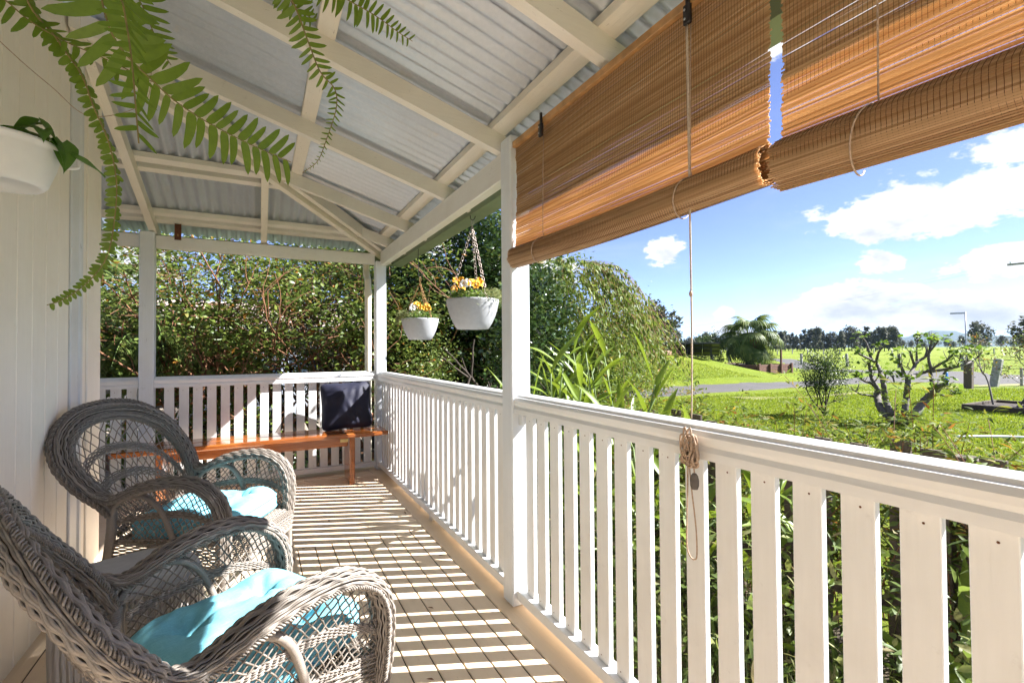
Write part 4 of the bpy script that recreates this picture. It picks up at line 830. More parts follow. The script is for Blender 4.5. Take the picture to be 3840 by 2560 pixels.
BL = [broad_leaf(.105, .040, .25, 1), broad_leaf(.085, .034, .5, 2), broad_leaf(.07, .028, .8, 3)]
for (lx, ly, lz, rz_, pitch, k, sc) in [(.055, -.03, .03, -2.6, .1, 0, 1.05), (.095, -.02, .075, .2, .7, 1, 1.0), (.09, -.03, .075, 2.9, .1, 1, .8), (.135, .0, .035, -.9, 1.0, 1, 1.0), (.115, -.03, .03, -.2, .5, 2, 1.0), (.165, .0, -.005, .1, .35, 0, .78), (.06, .05, .05, 1.5, .3, 1, 1), (-.02, -.09, .06, -1.9, .3, 1, 1), (.02, .06, .07, .6, .4, 2, 1.1), (.105, -.05, .05, -1.2, .2, 2, .8)]:
    m_ = MB(); m_.tube(smooth_path([(.02, .0, -.01), (lx*.5, ly*.5, lz*.7+.02), (lx, ly, lz)], 10), .0022, 6); m_.build('stem', 'stem_green', vn, True)
    o = link('leaf', BL[k], vn, (lx, ly, lz)); o.rotation_euler = Matrix.Rotation(rz_, 3, 'Z').to_4x4().to_3x3().__matmul__(Matrix.Rotation(pitch, 3, 'Y')).to_euler(); o.scale = (sc, sc, sc)
m_ = MB(); m_.tube(loc(vn, smooth_path([(-.60, 1.86, 1.81), (-.565, 1.86, 1.80), (-.548, 1.865, 1.765), (-.545, 1.868, 1.74)], 14)), .0025, 6); m_.build('stem', 'stem_green', vn, True)
# slack string across the wall
sg_ = thing('slack_string', 'thin tan string slung across the boards above the wall pot', 'string', (-.80, 1.70, 2.21)); m_ = MB(); m_.tube(loc(sg_, smooth_path([(-.80, 1.70, 2.21), (-.72, 2.0, 2.14), (-.66, 2.25, 2.12), (-.60, 2.5, 2.13), (-.5, 2.9, 2.40), (-.48, 2.95, 2.62)], 60)), .0016, 5); m_.build('cord', 'rope_tan', sg_, True)
# ------------------------------------------------------------------ hanging fern
fe = thing('boston_fern', 'boston fern hanging from the rafters with long drooping fronds', 'fern', (-.10, .90, 2.02))
m_ = MB(); m_.lathe([(.001, -.06), (.08, -.06), (.10, -.02), (.125, .05), (.128, .07), (.118, .07), (.11, .05), (.001, .045)], (0, 0, 0), 32); m_.build('basket', 'dark_metal', fe, True)
m_ = MB(); m_.lathe([(.11, .052), (.06, .06), (.001, .062)], (0, 0, 0), 20); m_.build('soil', 'soil', fe, True)
for q in range(3):
    a = q*2.1; m_ = MB(); m_.tube(np.array([(math.cos(a)*.118, math.sin(a)*.118, .07), (0.0, 0, .33), ]), .0016, 5); m_.build('wire', 'dark_metal', fe, True)
m_ = MB(); m_.tube(np.array([(0, 0, .33), (0, .0, .52)]), .002, 5); m_.build('wire', 'dark_metal', fe, True)
def pinna(L, W, cur):
    m_ = MB(); t = np.linspace(0, 1, 8); wd = W*np.interp(t, [0, .08, .3, .6, .85, 1], [.6, .95, 1, .92, .66, 0.05]); mid = np.stack([L*t, cur*L*t*t, -.10*L*t*t], -1); s_ = np.array((0, 1., 0))
    m_.grid(np.stack([mid-s_*wd[:, None]*.5+np.array((0, 0, .0016)), mid, mid+s_*wd[:, None]*.5+np.array((0, 0, .0016))], 1)); return m_.mesh('pinna', 'leaf_fern', True)
PIN = [pinna(1, .24, .12), pinna(1, .27, .22), pinna(1, .22, .04)]
PINR = [pinna(1, .55, .1), pinna(1, .62, .2), pinna(1, .5, 0)]
def frond(path, plen, face, start=0., gap=.0115, tip=.35, curl=0., seed=0, base=.75, pins=None):
    rg4 = np.random.RandomState(seed); P, s = resample(smooth_path(path, 120), .004); Lt = s[-1]; T = nrm(np.gradient(P, axis=0)); P = loc(fe, P)
    m_ = MB(); m_.tube(P, np.linspace(.0021, .0008, len(P)), 6); fr = m_.build('frond', 'rachis', fe, True)
    x = start*Lt; side = 1; face = np.asarray(face, float)
    while x < Lt-.004:
        i = min(len(P)-1, int(x/Lt*(len(P)-1))); f = x/Lt; t = T[i]; n_ = face-t*(face@t); n_ = n_/np.linalg.norm(n_); b_ = np.cross(n_, t)
        Lp = plen*np.interp(f, [0, .15, .5, .8, 1], [base, .95, 1, .82, tip] if tip > .2 else [base, 1, .85, .34, tip])*rg4.uniform(.88, 1.08)
        d = b_*side*.92+t*(.32+.25*f)+n_*(rg4.normal()*.14-curl); d = d/np.linalg.norm(d); up = n_+b_*rg4.normal()*.18; y_ = np.cross(up, d); y_ = y_/np.linalg.norm(y_); z_ = np.cross(d, y_)
        o = link('pinna', (pins or PIN)[rg4.randint(3)], fr); M = Matrix(((d[0]*Lp, y_[0]*Lp, z_[0]*Lp, P[i][0]), (d[1]*Lp, y_[1]*Lp*side, z_[1]*Lp, P[i][1]), (d[2]*Lp, y_[2]*Lp, z_[2]*Lp, P[i][2]), (0, 0, 0, 1)))
        y2 = y_*side; M = Matrix(((d[0]*Lp, y2[0]*Lp, z_[0]*Lp, P[i][0]), (d[1]*Lp, y2[1]*Lp, z_[1]*Lp, P[i][1]), (d[2]*Lp, y2[2]*Lp, z_[2]*Lp, P[i][2]), (0, 0, 0, 1))); o.matrix_local = M
        x += gap*.5*(.75+.5*Lp/plen); side = -side
    return fr
root = (-.10, .90, 2.07)
FV = (0.2, -.85, -.45)
frond([root, (-.25, .98, 2.0), (-.40, 1.05, 1.80), (-.357, 1.062, 1.736), (-.302, 1.058, 1.70), (-.238, 1.053, 1.679), (-.167, 1.047, 1.652)], .045, (.1, -.8, .5), .45, .016, .8, 0, 1)
frond([root, (-.20, .90, 1.80), (-.205, .928, 1.67), (-.154, .988, 1.622), (-.102, 1.025, 1.598), (-.027, 1.06, 1.579), (.057, 1.079, 1.56)], .072, (.15, -.9, -.25), .30, .0165, .75, 0, 2)
frond([root, (-.15, .80, 1.86), (-.16, .763, 1.651), (-.150, .745, 1.598), (-.139, .727, 1.531), (-.131, .708, 1.465), (-.126, .699, 1.416)], .036, (.5, -.55, -.4), .30, .013, .75, .15, 3)
frond([root, (-.2, 1.08, 2.03), (-.227, 1.178, 1.921), (-.207, 1.182, 1.86), (-.189, 1.185, 1.814), (-.171, 1.188, 1.776), (-.162, 1.189, 1.761)], .052, (.0, -.95, -.2), .30, .0155, .4, .1, 4)
frond([root, (-.03, .96, 2.0), (.031, 1.0, 1.889), (.063, 1.028, 1.85), (.086, 1.057, 1.813), (.113, 1.074, 1.761), (.144, 1.091, 1.74), (.147, 1.09, 1.697), (.13, 1.112, 1.636), (.112, 1.114, 1.585), (.082, 1.117, 1.555)], .046, FV, .22, .0125, .10, .1, 5, .95)
frond([root, (.0, .93, 1.98), (.088, .946, 1.871), (.148, .989, 1.876), (.214, 1.018, 1.88), (.27, 1.035, 1.87), (.302, 1.037, 1.861)], .046, (.2, -.8, -.55), .35, .0115, .35, .15, 6)
frond([root, (-.25, 1.0, 1.95), (-.337, 1.047, 1.773), (-.307, 1.077, 1.706), (-.28, 1.095, 1.663), (-.268, 1.118, 1.618), (-.253, 1.153, 1.566), (-.246, 1.174, 1.499), (-.253, 1.193, 1.427), (-.268, 1.211, 1.36), (-.293, 1.205, 1.31), (-.326, 1.196, 1.273), (-.35, 1.19, 1.259)], .021, (.5, -.6, .3), .25, .0085, .6, .35, 7, 1.5, PINR)
frond([root, (-.02, 1.0, 2.03), (.017, 1.05, 1.937), (.06, 1.09, 1.90), (.11, 1.12, 1.895)], .05, FV, .30, .013, .4, .1, 8)
frond([root, (-.3, .95, 2.05), (-.40, 1.0, 1.93), (-.42, 1.03, 1.83), (-.40, 1.06, 1.78)], .045, FV, .30, .013, .4, .1, 9)

# ------------------------------------------------------------------ a few dry leaves on the boards
rl_ = np.random.RandomState(3)
for k, (x_, y_) in enumerate([(.62, 3.95), (.83, 4.3), (.9, 2.62), (.42, 3.5), (.7, 2.1), (.55, 1.65), (.93, 3.4), (.3, 4.1), (.78, 1.45), (.88, 3.9)]):
    m_ = MB(); leaf_cloud(m_, [(0, 0, 0)], [(1, 0, .05)], .028+.012*rl_.rand(), .012, 'lance', .5, -.2, [(0, 0, 1.)], rl_); t = thing('fallen_leaf', 'small dry brown leaf lying on the deck boards', 'leaf', (x_, y_, .0035), 'dry leaves on the deck', rl_.uniform(0, 6.28)); m_.build('blade', 'twig_orange', t, True)
# ------------------------------------------------------------------ plants
def grow(rg, base, d, L, r, lev, nb=(3, 4), spread=.6, shrink=.68, up=.25, segs=None, tips=None, wig=.12):
    """recursive branching; returns branch paths [(pts, r0, r1)] and tip points with directions"""
    if segs is None: segs, tips = [], []
    n = 5; P = [np.array(base, float)]; d = nrm(np.array(d, float))
    for i in range(n):
        d = nrm(d+rg.normal(size=3)*wig+np.array((0, 0, up*.25))); P.append(P[-1]+d*L/n)
    segs.append((np.array(P), r, r*.62)); 
    if lev == 0: tips.append((P[-1], d)); tips.append((P[3], d)); return segs, tips
    k = rg.randint(nb[0], nb[1]+1)
    for i in range(k):
        q = P[-1] if i == 0 else P[rg.randint(2, n+1)]; dd = nrm(d+rg.normal(size=3)*spread+np.array((0, 0, up))); grow(rg, q, dd, L*shrink*rg.uniform(.8, 1.15), r*.60, lev-1, nb, spread, shrink, up, segs, tips, wig)
    return segs, tips
def wood(segs, sides=5, minr=0.0):
    m_ = MB()
    for P, a, b in segs: m_.tube(P, np.linspace(max(a, minr), max(b, minr), len(P)), sides, False)
    return m_
def around(rg, tips, n, spread, per=None):
    T = np.array([t[0] for t in tips]); Dd = np.array([t[1] for t in tips]); i = rg.randint(len(T), size=n)
    return T[i]+rg.normal(size=(n, 3))*spread, nrm(Dd[i]*.6+randdir(n, -.5, .8, rg))
def shell_blob(rg, n, c, r, lumps=7, inner=.55):
    """points through a lumpy crown volume, clumped, thinner inside"""
    c = np.array(c, float); r = np.array(r, float); K = nrm(rg.normal(size=(lumps*6, 3)))*(rg.uniform(.45, .95, (lumps*6, 1))); i = rg.randint(len(K), size=n)
    return c+(K[i]+rg.normal(size=(n, 3))*.17)*r, nrm(K[i]+rg.normal(size=(n, 3))*.6)
# --- hedge shrubs beyond the end balustrade
def hedge(label, base, wdt, ht, seed, nleaf, leaf=(.066, .034), bare=.0, mat='leaf_hedge', twig='twig_orange', nst=7, lean=(0, 0)):
    rg5 = np.random.RandomState(seed); t = thing('hedge_shrub', label, 'shrub', base, 'leafy shrubs beyond the end balustrade'); segs, tips = [], []
    for k in range(nst):
        a = rg5.uniform(0, 6.28); b0 = np.array((rg5.uniform(-1, 1)*wdt*.45, rg5.uniform(-.2, .2), 0)); grow(rg5, b0, (lean[0]+rg5.normal()*.45, rg5.normal()*.3, 1.), ht*.42, .022, 3, (2, 4), .55, .68, .12, segs, tips, .16)
    segs = [(np.c_[P_[:, 0], np.maximum(P_[:, 1], 5.5-base[1]), P_[:, 2]], a_, b_) for P_, a_, b_ in segs]; stuff(wood(segs, 5, .0028).build('branches', twig, t, True))
    # fine criss-crossing twigs
    C, D_ = around(rg5, tips, int(150+bare*700), .25); m_ = MB()
    for p_, d_ in zip(C, D_):
        p_ = p_*np.array((1, 1, .8)); p_[1] = max(p_[1], 5.75-base[1]); d_[1] = abs(d_[1]); L = rg5.uniform(.15, .5); m_.tube(np.array([p_, p_+d_*L*.5+rg5.normal(size=3)*.02, p_+d_*L+np.array((0, 0, -.03))]), (.003, .0022, .0012), 3, False)
    stuff(m_.build('twigs', twig, t))
    C, D_ = around(rg5, tips, nleaf, .115); C[:, 0] += rg5.normal(size=nleaf)*.12; C[:, 1] = np.maximum(C[:, 1], 5.55-base[1]+.1*rg5.rand(nleaf))
    C = C[(C[:, 2] > .25*ht*rg5.rand(nleaf)**.5)]; n = len(C); D_ = randdir(n, -.4, .9, rg5); m_ = MB(); leaf_cloud(m_, C, D_, rg5.uniform(.5, 1.5, n)*leaf[0], rg5.uniform(.55, 1.35, n)*leaf[1], 'oval', rng=rg5); stuff(m_.build('foliage', mat, t, True)); return t
hedge('loose green shrub with yellowing leaves behind the white post', (-.5, 6.4, GZ), 1.0, 3.5, 21, 7500, bare=.2)
hedge('spreading shrub with yellowing leaves behind the long bench', (.1, 6.35, GZ), 1.7, 3.7, 22, 12000, bare=.4, lean=(-.25, 0))
hedge('tall shrub with bare orange twigs behind the navy cushion', (1.0, 6.7, GZ), 1.5, 3.9, 23, 12000, bare=1.0, lean=(-.3, 0))
hedge('dark leafy shrub massed behind the spreading shrubs', (.75, 8.2, GZ), 2.4, 4.4, 24, 11000, (.06, .03), 0, 'leaf_hedge', 'bark_dark', 9)
hedge('low clipped shrub showing through the end balustrade', (-.15, 5.75, GZ), 1.5, .95, 25, 3200, (.035, .016), 0, 'leaf_camellia', 'bark_dark', 8)
# --- evergreen bushes outside the side balustrade
def bush(name, label, base, rad, ht, seed, nleaf, leaf, mat, group=None, stems=6, kind='oval', zlo=-.4, droop=.15, twig='bark_dark', nodes=None):
    rg5 = np.random.RandomState(seed); t = thing(name, label, 'bush', base, group); segs, tips = [], []
    for k in range(stems): grow(rg5, (rg5.normal()*rad[0]*.12, rg5.normal()*rad[1]*.12, 0), (rg5.normal()*.4, rg5.normal()*.4, 1), ht*.28, .024*ht/2, 2, (2, 4), .6, .7, .1, segs, tips)
    stuff(wood(segs, 5).build('stems', twig, t, True))
    C, D_ = shell_blob(rg5, nleaf, (0, 0, ht*.54), (rad[0], rad[1], ht*.54), 9); D_ = nrm(D_*.7+randdir(nleaf, zlo, .6, rg5)); ok = C[:, 2] > .03; C, D_ = C[ok], D_[ok]; n = len(C)
    m_ = MB(); leaf_cloud(m_, C, D_, rg5.uniform(.65, 1.2, n)*leaf[0], rg5.uniform(.7, 1.15, n)*leaf[1], kind, droop=droop, rng=rg5); stuff(m_.build('foliage', mat, t, True)); return t
bush('camellia_bush', 'dark glossy camellia bush behind the hanging pots', (2.35, 6.6, GZ), (1.05, .95), 3.9, 31, 21000, (.085, .042), 'leaf_camellia', 'camellia bushes')
bush('camellia_bush', 'dark glossy camellia bush filling the gap behind the corner post', (1.75, 8.4, GZ), (1.2, 1.0), 4.4, 32, 15000, (.095, .048), 'leaf_camellia', 'camellia bushes')
bush('camellia_bush', 'dark glossy camellia bush right behind the middle post', (3.05, 6.2, GZ), (.75, .8), 3.6, 33, 14000, (.085, .042), 'leaf_camellia', 'camellia bushes')
bush('box_shrub', 'small-leaved light green shrub beside the corner post', (1.72, 5.35, GZ), (.36, .34), 2.1, 34, 4200, (.030, .017), 'leaf_hedge')
bush('camellia_bush', 'narrow dark camellia standing close outside the middle post', (2.45, 4.15, GZ), (.42, .42), 2.55, 35, 5200, (.075, .036), 'leaf_camellia', 'camellia bushes')
# --- weeping lilly pilly with hanging sprays
wt = thing('weeping_tree', 'weeping leafy tree with bright hanging sprays beside the mound', 'tree', (4.7, 7.15, GZ)); segs, tips = [], []; rg5 = np.random.RandomState(41)
grow(rg5, (0, 0, 0), (.1, 0, 1), .95, .075, 4, (3, 4), .62, .74, .12, segs, tips); wood(segs, 6, .003).build('trunk', 'bark_dark', wt, True)
C1, D1 = shell_blob(rg5, 13500, (-.2, .0, 1.85), (1.5, 1.4, 1.65), 4); n = len(C1); m_ = MB(); leaf_cloud(m_, C1, nrm(D1*.5+randdir(n, -.9, .5, rg5)), rg5.uniform(.065, .115, n), rg5.uniform(.022, .036, n), 'lance', rng=rg5)
stuff(m_.build('crown', 'leaf_weeping', wt, True))
m_ = MB(); sp = MB()
for k in range(300):
    a = rg5.uniform(-.9, 1.5) if k % 3 else rg5.uniform(0, 6.28); q = np.array((math.cos(a-1.1), math.sin(a-1.1), 0)); el_ = rg5.uniform(.1, 1.15); st_ = np.array((-.1, 0, 1.8))+np.array((q[0]*1.35*math.cos(el_), q[1]*1.25*math.cos(el_), 1.55*math.sin(el_))); L = rg5.uniform(.4, 1.7)*(.6 if rg5.rand() < .5 else 1); tt = np.linspace(0, 1, 15)[:, None]
    P = st_+q*(.75*L)*(tt**.7)+np.array((0, 0, 1.))*(.22*tt-.95*tt**2)*L+rg5.normal(size=3)*.05*tt; sp.tube(P, np.linspace(.004, .0014, 15), 3, False); T_ = np.gradient(P, axis=0)
    i = rg5.randint(1, 15, 30); leaf_cloud(m_, P[i]+rg5.normal(size=(30, 3))*.01, nrm(nrm(T_[i])*.6+np.array((0, 0, -.55))+rg5.normal(size=(30, 3))*.4), rg5.uniform(.07, .115, 30), rg5.uniform(.020, .031, 30), 'lance', rng=rg5)
stuff(m_.build('hanging_leaves', 'leaf_weeping', wt, True)); stuff(sp.build('hanging_twigs', 'twig_orange', wt, True))
bush('lilly_pilly', 'rounded yellow-green bush at the foot of the grassy mound', (8.1, 9.6, GZ), (1.6, 1.3), 2.7, 43, 9000, (.085, .032), 'leaf_weeping', None, 5, 'lance', -.8)
bush('lilly_pilly', 'low reddish leafed bush spilling over the mound edge', (10.8, 12.2, GZ), (1.8, 1.4), 2.3, 44, 6000, (.10, .038), 'leaf_autumn', None, 5, 'lance', -.8)
bush('lilly_pilly', 'olive green bush tucked under the weeping tree', (5.0, 8.6, GZ), (1.6, 1.2), 2.6, 45, 7000, (.08, .03), 'leaf_weeping', None, 5, 'lance', -.8)
# --- ginger clumps: every blade a part
def ginger_leaf(L, W, arch, seed):
    rg6 = np.random.RandomState(seed); t = np.linspace(0, 1, 13); P = np.stack([L*t*(1-.12*arch*t), .02*np.sin(t*5+seed)*L, -arch*L*.5*t**2.2], -1); wd = W*np.interp(t, [0, .08, .25, .5, .75, .92, 1], [.12, .35, .85, 1, .74, .26, .0])
    s_ = np.array((0, 1., 0)); tw = .25*np.sin(t*3+seed); m_ = MB(); off = np.stack([0*t, np.cos(tw), np.sin(tw)], -1)*wd[:, None]; lift = np.array((0, 0, 1.))*(wd*.30)[:, None]; rip = (np.sin(t*34+seed)*.05*wd)[:, None]*np.array((0, 0, 1.))
    m_.grid(np.stack([P-off+lift+rip, P-off*.5+lift*.3, P, P+off*.5+lift*.3, P+off+lift-rip], 1)); return m_.mesh('leaf', 'leaf_ginger', True)
GL = [ginger_leaf(1, .072, a, s) for s, a in enumerate((.25, .5, .8, 1.15, .1))]
def ginger(label, base, n, seed, ht=(1.0, 1.5), lean=.25):
    rg6 = np.random.RandomState(seed); t = thing('ginger_plant', label, 'plant', base, 'ginger plants along the balustrade')
    for c in range(n):
        a = rg6.uniform(0, 6.28); h = rg6.uniform(*ht); b0 = np.array((rg6.normal()*.10, rg6.normal()*.16, 0)); dr = np.array((math.cos(a), math.sin(a), 0))*lean*rg6.uniform(.3, 1.3); P = np.array([b0+dr*h*q**1.6+np.array((0, 0, h*q)) for q in np.linspace(0, 1, 9)])
        m_ = MB(); m_.tube(P, np.linspace(.011, .006, 9), 6); m_.build('cane', 'stem_green', t, True); k = 7; ph = rg6.uniform(0, 6.28)
        for i in range(k):
            q = .30+.70*i/(k-1); p_ = np.array([np.interp(q*8, range(9), P[:, j]) for j in range(3)]); az_ = ph+(i % 2)*math.pi+rg6.normal()*.45; pit = rg6.uniform(.45, 1.15)+(.25 if i == k-1 else 0); L = rg6.uniform(.30, .47)*(1-.25*(i < 2))
            o = link('leaf', GL[rg6.randint(5)], t, p_); o.rotation_euler = (Matrix.Rotation(az_, 3, 'Z') @ Matrix.Rotation(-pit, 3, 'Y') @ Matrix.Rotation(rg6.normal()*.4, 3, 'X')).to_euler(); o.scale = (L, L*rg6.uniform(.85, 1.15), L)
    return t
gl_ = [('ginger plant with upright blades beside the middle post', (1.95, 3.05), 8, (1.17, 1.59)), ('tall ginger plant pointing one blade high over the handrail', (2.3, 2.75), 8, (1.27, 1.69)), ('ginger plant with arching yellow-edged blades outside the balustrade', (2.1, 2.45), 6, (1.0, 1.4)),
       ('ginger plant leaning out toward the driveway', (2.45, 2.2), 5, (.85, 1.15)), ('ginger plant behind the knotted cord', (2.2, 1.35), 4, (.7, 1.0)), ('low ginger plant under the handrail past the cord', (2.3, .75), 4, (.4, .7)), ('small ginger plant below the second blind', (2.2, .15), 3, (.35, .6)), ('ginger plant under the hanging pots', (2.2, 3.6), 7, (0.88, 1.32)), ('broad ginger plant half hidden by the middle post', (2.45, 3.35), 8, (1.22, 1.64)), ('ginger plant near the pansy bowls', (2.1, 4.5), 4, (.8, 1.15))]
for i, (lb, (gx, gy), n, ht) in enumerate(gl_): ginger(lb, (gx, gy, GZ+.02), n, 60+i, ht)
# --- picket fence hidden in the shrubs
pf = thing('picket_fence', 'dark weathered picket fence overgrown with shrubs', 'fence', (2.85, 1.0, GZ)); rg6 = np.random.RandomState(4)
pkm = MB(); pkm.hexa([(-.009, -.045, 0), (.009, -.045, 0), (.009, .045, 0), (-.009, .045, 0), (-.009, -.045, 1.22), (.009, -.045, 1.22), (.009, .045, 1.22), (-.009, .045, 1.22)]); pkm = pkm.mesh('picket', 'picket_wood')
for i in range(35):
    y_ = -3.2+.185*i; o = link('picket', pkm, pf, (rg6.normal()*.006, y_-1.0, 0)); o.rotation_euler = (rg6.normal()*.015, rg6.normal()*.012, 0); o.scale = (1, rg6.uniform(.9, 1.08), rg6.uniform(.95, 1.03))
for z_ in (.35, .95): m_ = MB(); m_.box((.012, -4.3, z_), (.055, 2.3, z_+.07), .003); m_.build('fence_rail', 'picket_wood', pf)
for y_ in (-4.2, -2.1, .0, 2.1): m_ = MB(); m_.box((.058, y_-.05, 0), (.15, y_+.05, 1.2), .004); m_.build('fence_post', 'picket_wood', pf)
# --- nandina along the fence: arching canes of narrow leaves
def nandina(label, base, seed, n, ht, rx=.35, ry=.5):
    rg6 = np.random.RandomState(seed); t = thing('nandina_shrub', label, 'shrub', base, 'bright shrubs over the picket fence'); m_, sp = MB(), MB()
    for k in range(n):
        a = rg6.uniform(0, 6.28); b0 = np.array((rg6.normal()*rx*.5, rg6.normal()*ry*.5, 0)); h = rg6.uniform(*ht)*(1.28 if k % 11 == 5 else 1); o_ = rg6.uniform(.15, .6); tt = np.linspace(0, 1, 14)[:, None]; q = np.array((math.cos(a), math.sin(a), 0)); P = b0+q*o_*tt**1.8+np.array((0, 0, h))*(tt-.12*tt**3)+rg6.normal(size=3)*.05*tt
        sp.tube(P, np.linspace(.0045, .0015, 14), 4, False)
        for i in range(4, 14):
            nl = 11; T_ = nrm(P[i]-P[i-1]); D_ = nrm(T_*.35+randdir(nl, -.45, .6, rg6)); C = P[i]+D_*rg6.uniform(0, .07, (nl, 1)); leaf_cloud(m_, C, D_, rg6.uniform(.035, .07, nl), rg6.uniform(.010, .017, nl), 'lance', rng=rg6, droop=.3)
    stuff(sp.build('canes', 'twig_orange', t, True)); stuff(m_.build('foliage', 'leaf_nandina', t, True)); return t
nl_ = [('bright yellow-green nandina at the end of the picket fence', 3.0, 3.4, (1.13, 1.45)), ('nandina with orange tips over the first pickets', 3.05, 2.7, (1.05, 1.43)), ('nandina in front of the small round tree', 3.1, 2.05, (1.05, 1.43)), ('nandina with orange tips in front of the fig tree trunk', 3.15, 1.45, (1.10, 1.43)), ('nandina sending long canes up beside the fig tree', 3.1, .9, (1.10, 1.53)), ('sparse nandina before the boxed sapling', 3.1, .35, (1.05, 1.38)), ('nandina at the gap in the pickets', 3.15, -.25, (1.00, 1.33)), ('nandina furthest along the picket fence', 3.1, -.9, (1.00, 1.33))]
for i, (lb, x_, y_, ht) in enumerate(nl_): nandina(lb, (x_, y_, GZ+.02), 80+i, 48, ht)
# --- weeds and grass in the bed between veranda and fence
wd_ = MB(); rg6 = np.random.RandomState(15); n = 17000; C = np.stack([rg6.uniform(1.3, 2.8, n), rg6.uniform(-1.2, 4.8, n), GZ+.03+.95*rg6.rand(n)**1.7], -1); C[:, 0] += .35*(C[:, 2]-GZ)*(C[:, 0] < 2); D_ = randdir(n, -.2, 1, rg6); leaf_cloud(wd_, C, D_, rg6.uniform(.03, .09, n), rg6.uniform(.012, .03, n), 'oval', rng=rg6); stuff(wd_.build('undergrowth', 'weed_leaf', None, True))
gb = MB(); n = 2600; C = np.stack([rg6.uniform(1.3, 2.8, n), rg6.uniform(-1.2, 4.8, n), np.full(n, GZ+.02)], -1); D_ = nrm(np.stack([rg6.normal(size=n)*.35, rg6.normal(size=n)*.35, np.ones(n)], -1)); leaf_cloud(gb, C, D_, rg6.uniform(.2, .6, n), .006, 'lance', droop=.4, rng=rg6); stuff(gb.build('long_grass', 'weed_leaf', None, True))
# --- lawn blades: short turf standing on the mown lawn
rg6 = np.random.RandomState(16); n = 150000; th = np.radians(rg6.uniform(33, 80, n)); rd = 6+22*rg6.rand(n)**1.15; X_, Y_ = rd*np.sin(th), rd*np.cos(th); keep = ~((Y_ > 11.9) & (Y_ < 15.8) & (X_ < 30)) & ~((X_ > 25) & (Y_ > 8)) & (X_ > 3.4); X_, Y_ = X_[keep], Y_[keep]; n = len(X_); B_ = np.stack([X_, Y_, ground_z(X_, Y_)], -1); a = rg6.uniform(0, 6.28, n); s_ = np.stack([np.cos(a), np.sin(a), 0*a], -1)*(.006+.0004*np.hypot(X_, Y_))[:, None]; h = rg6.uniform(.025, .06, n); tp = B_+np.stack([rg6.normal(size=n)*.02, rg6.normal(size=n)*.02, h], -1)
gr = MB(); gr.addnp(np.stack([B_-s_, B_+s_, tp], 1).reshape(-1, 3), np.arange(3*n).reshape(-1, 3)); stuff(gr.build('lawn_grass', 'grass_blade'))
# ------------------------------------------------------------------ fig tree on the lawn (open, pruned limbs)
def lateral(bx, by): d = np.array((bx, by)); d = d/np.linalg.norm(d); return np.array((d[1], -d[0], 0)), np.array((d[0], d[1], 0))
ft = thing('fig_tree', 'bare-limbed pruned fig tree with small bright leaf tufts on the lawn', 'tree', (12.69, 5.49, float(ground_z(12.69, 5.49)))); RX, RF = lateral(12.69, 5.49); rg7 = np.random.RandomState(2)
LM = [([(880, 1310), (780, 1225), (690, 1130), (660, 1010), (680, 960)], .095, .06), ([(680, 960), (600, 885), (520, 850), (450, 790)], .045, .018), ([(660, 1045), (560, 1020), (470, 1000), (400, 940)], .03, .010), ([(820, 1200), (760, 1060), (738, 880), (705, 755), (650, 655), (570, 600), (465, 540)], .07, .022), ([(650, 650), (690, 520), (770, 445)], .035, .014), ([(600, 620), (560, 480), (530, 400), (490, 350)], .035, .012), ([(590, 800), (575, 700), (560, 640)], .04, .03), ([(680, 960), (600, 830), (575, 700)], .05, .035),
      ([(880, 1290), (960, 1145), (985, 1000), (1000, 880), (1005, 800)], .07, .05), ([(1005, 805), (1120, 770), (1270, 720)], .045, .035), ([(1000, 800), (970, 740), (930, 650), (880, 620)], .03, .011), ([(1015, 790), (1110, 640), (1200, 580), (1290, 470), (1340, 400)], .042, .012), ([(1090, 680), (1050, 570), (1030, 510)], .03, .012), ([(1110, 620), (1112, 500), (1130, 370)], .026, .01), ([(1270, 490), (1270, 400), (1250, 370)], .018, .009),
      ([(910, 1310), (1060, 1190), (1180, 1060), (1290, 940), (1330, 870)], .092, .07), ([(1290, 930), (1262, 800), (1270, 720), (1400, 600), (1440, 550)], .05, .014), ([(1330, 880), (1390, 840)], .045, .035), ([(1270, 720), (1240, 600), (1255, 480), (1285, 390)], .038, .012), ([(1310, 960), (1400, 975), (1470, 920)], .025, .008), ([(1280, 730), (1420, 690), (1600, 640), (1720, 590), (1775, 530)], .036, .008), ([(1360, 800), (1380, 740), (1440, 655)], .03, .014), ([(1600, 640), (1610, 560)], .013, .008), ([(1500, 660), (1520, 540)], .014, .008), ([(940, 840), (870, 850), (845, 800)], .018, .008), ([(900, 1200), (870, 1120), (900, 1070)], .018, .008), ([(720, 780), (760, 830), (800, 790)], .02, .008), ([(600, 900), (650, 840), (700, 760)], .02, .01), ([(950, 760), (920, 600), (925, 530)], .016, .008), ([(1200, 580), (1220, 500), (1190, 430)], .02, .009)]
tipsF = []; m_ = MB()
for pts, a, b in LM:
    dz = rg7.normal()*.12; P = []
    for k, (cx, cy) in enumerate(pts):
        up_ = (1300-cy)/485; off = (cx-880)/624; depth = .55*math.sin(cx*.011+1)*min(1, up_)+.12*math.sin(cy*.02); P.append(RX*off+RF*depth+np.array((0, 0, up_)))
    P = smooth_path(P, 9*len(pts)); m_.tube(P, np.linspace(a, b, len(P))*(1+.10*np.sin(np.arange(len(P))*1.7)), 8); tipsF.append((P[-1], P[-1]-P[-2], b))
tr_ = m_.build('trunk', 'bark_grey', ft, True)
m_ = MB()
for p_, d_, b in list(tipsF):
    for q in range(5):
        dd = nrm(nrm(d_)*.6+randdir(1, 0, 1, rg7)[0]*.8); st_ = p_-nrm(d_)*rg7.uniform(0, .35); P = np.array([st_, st_+dd*.09, st_+dd*.17+np.array((0, 0, .04))]); m_.tube(P, (.009, .007, .005), 5)
stuff(m_.build('twigs', 'bark_grey', ft, True))
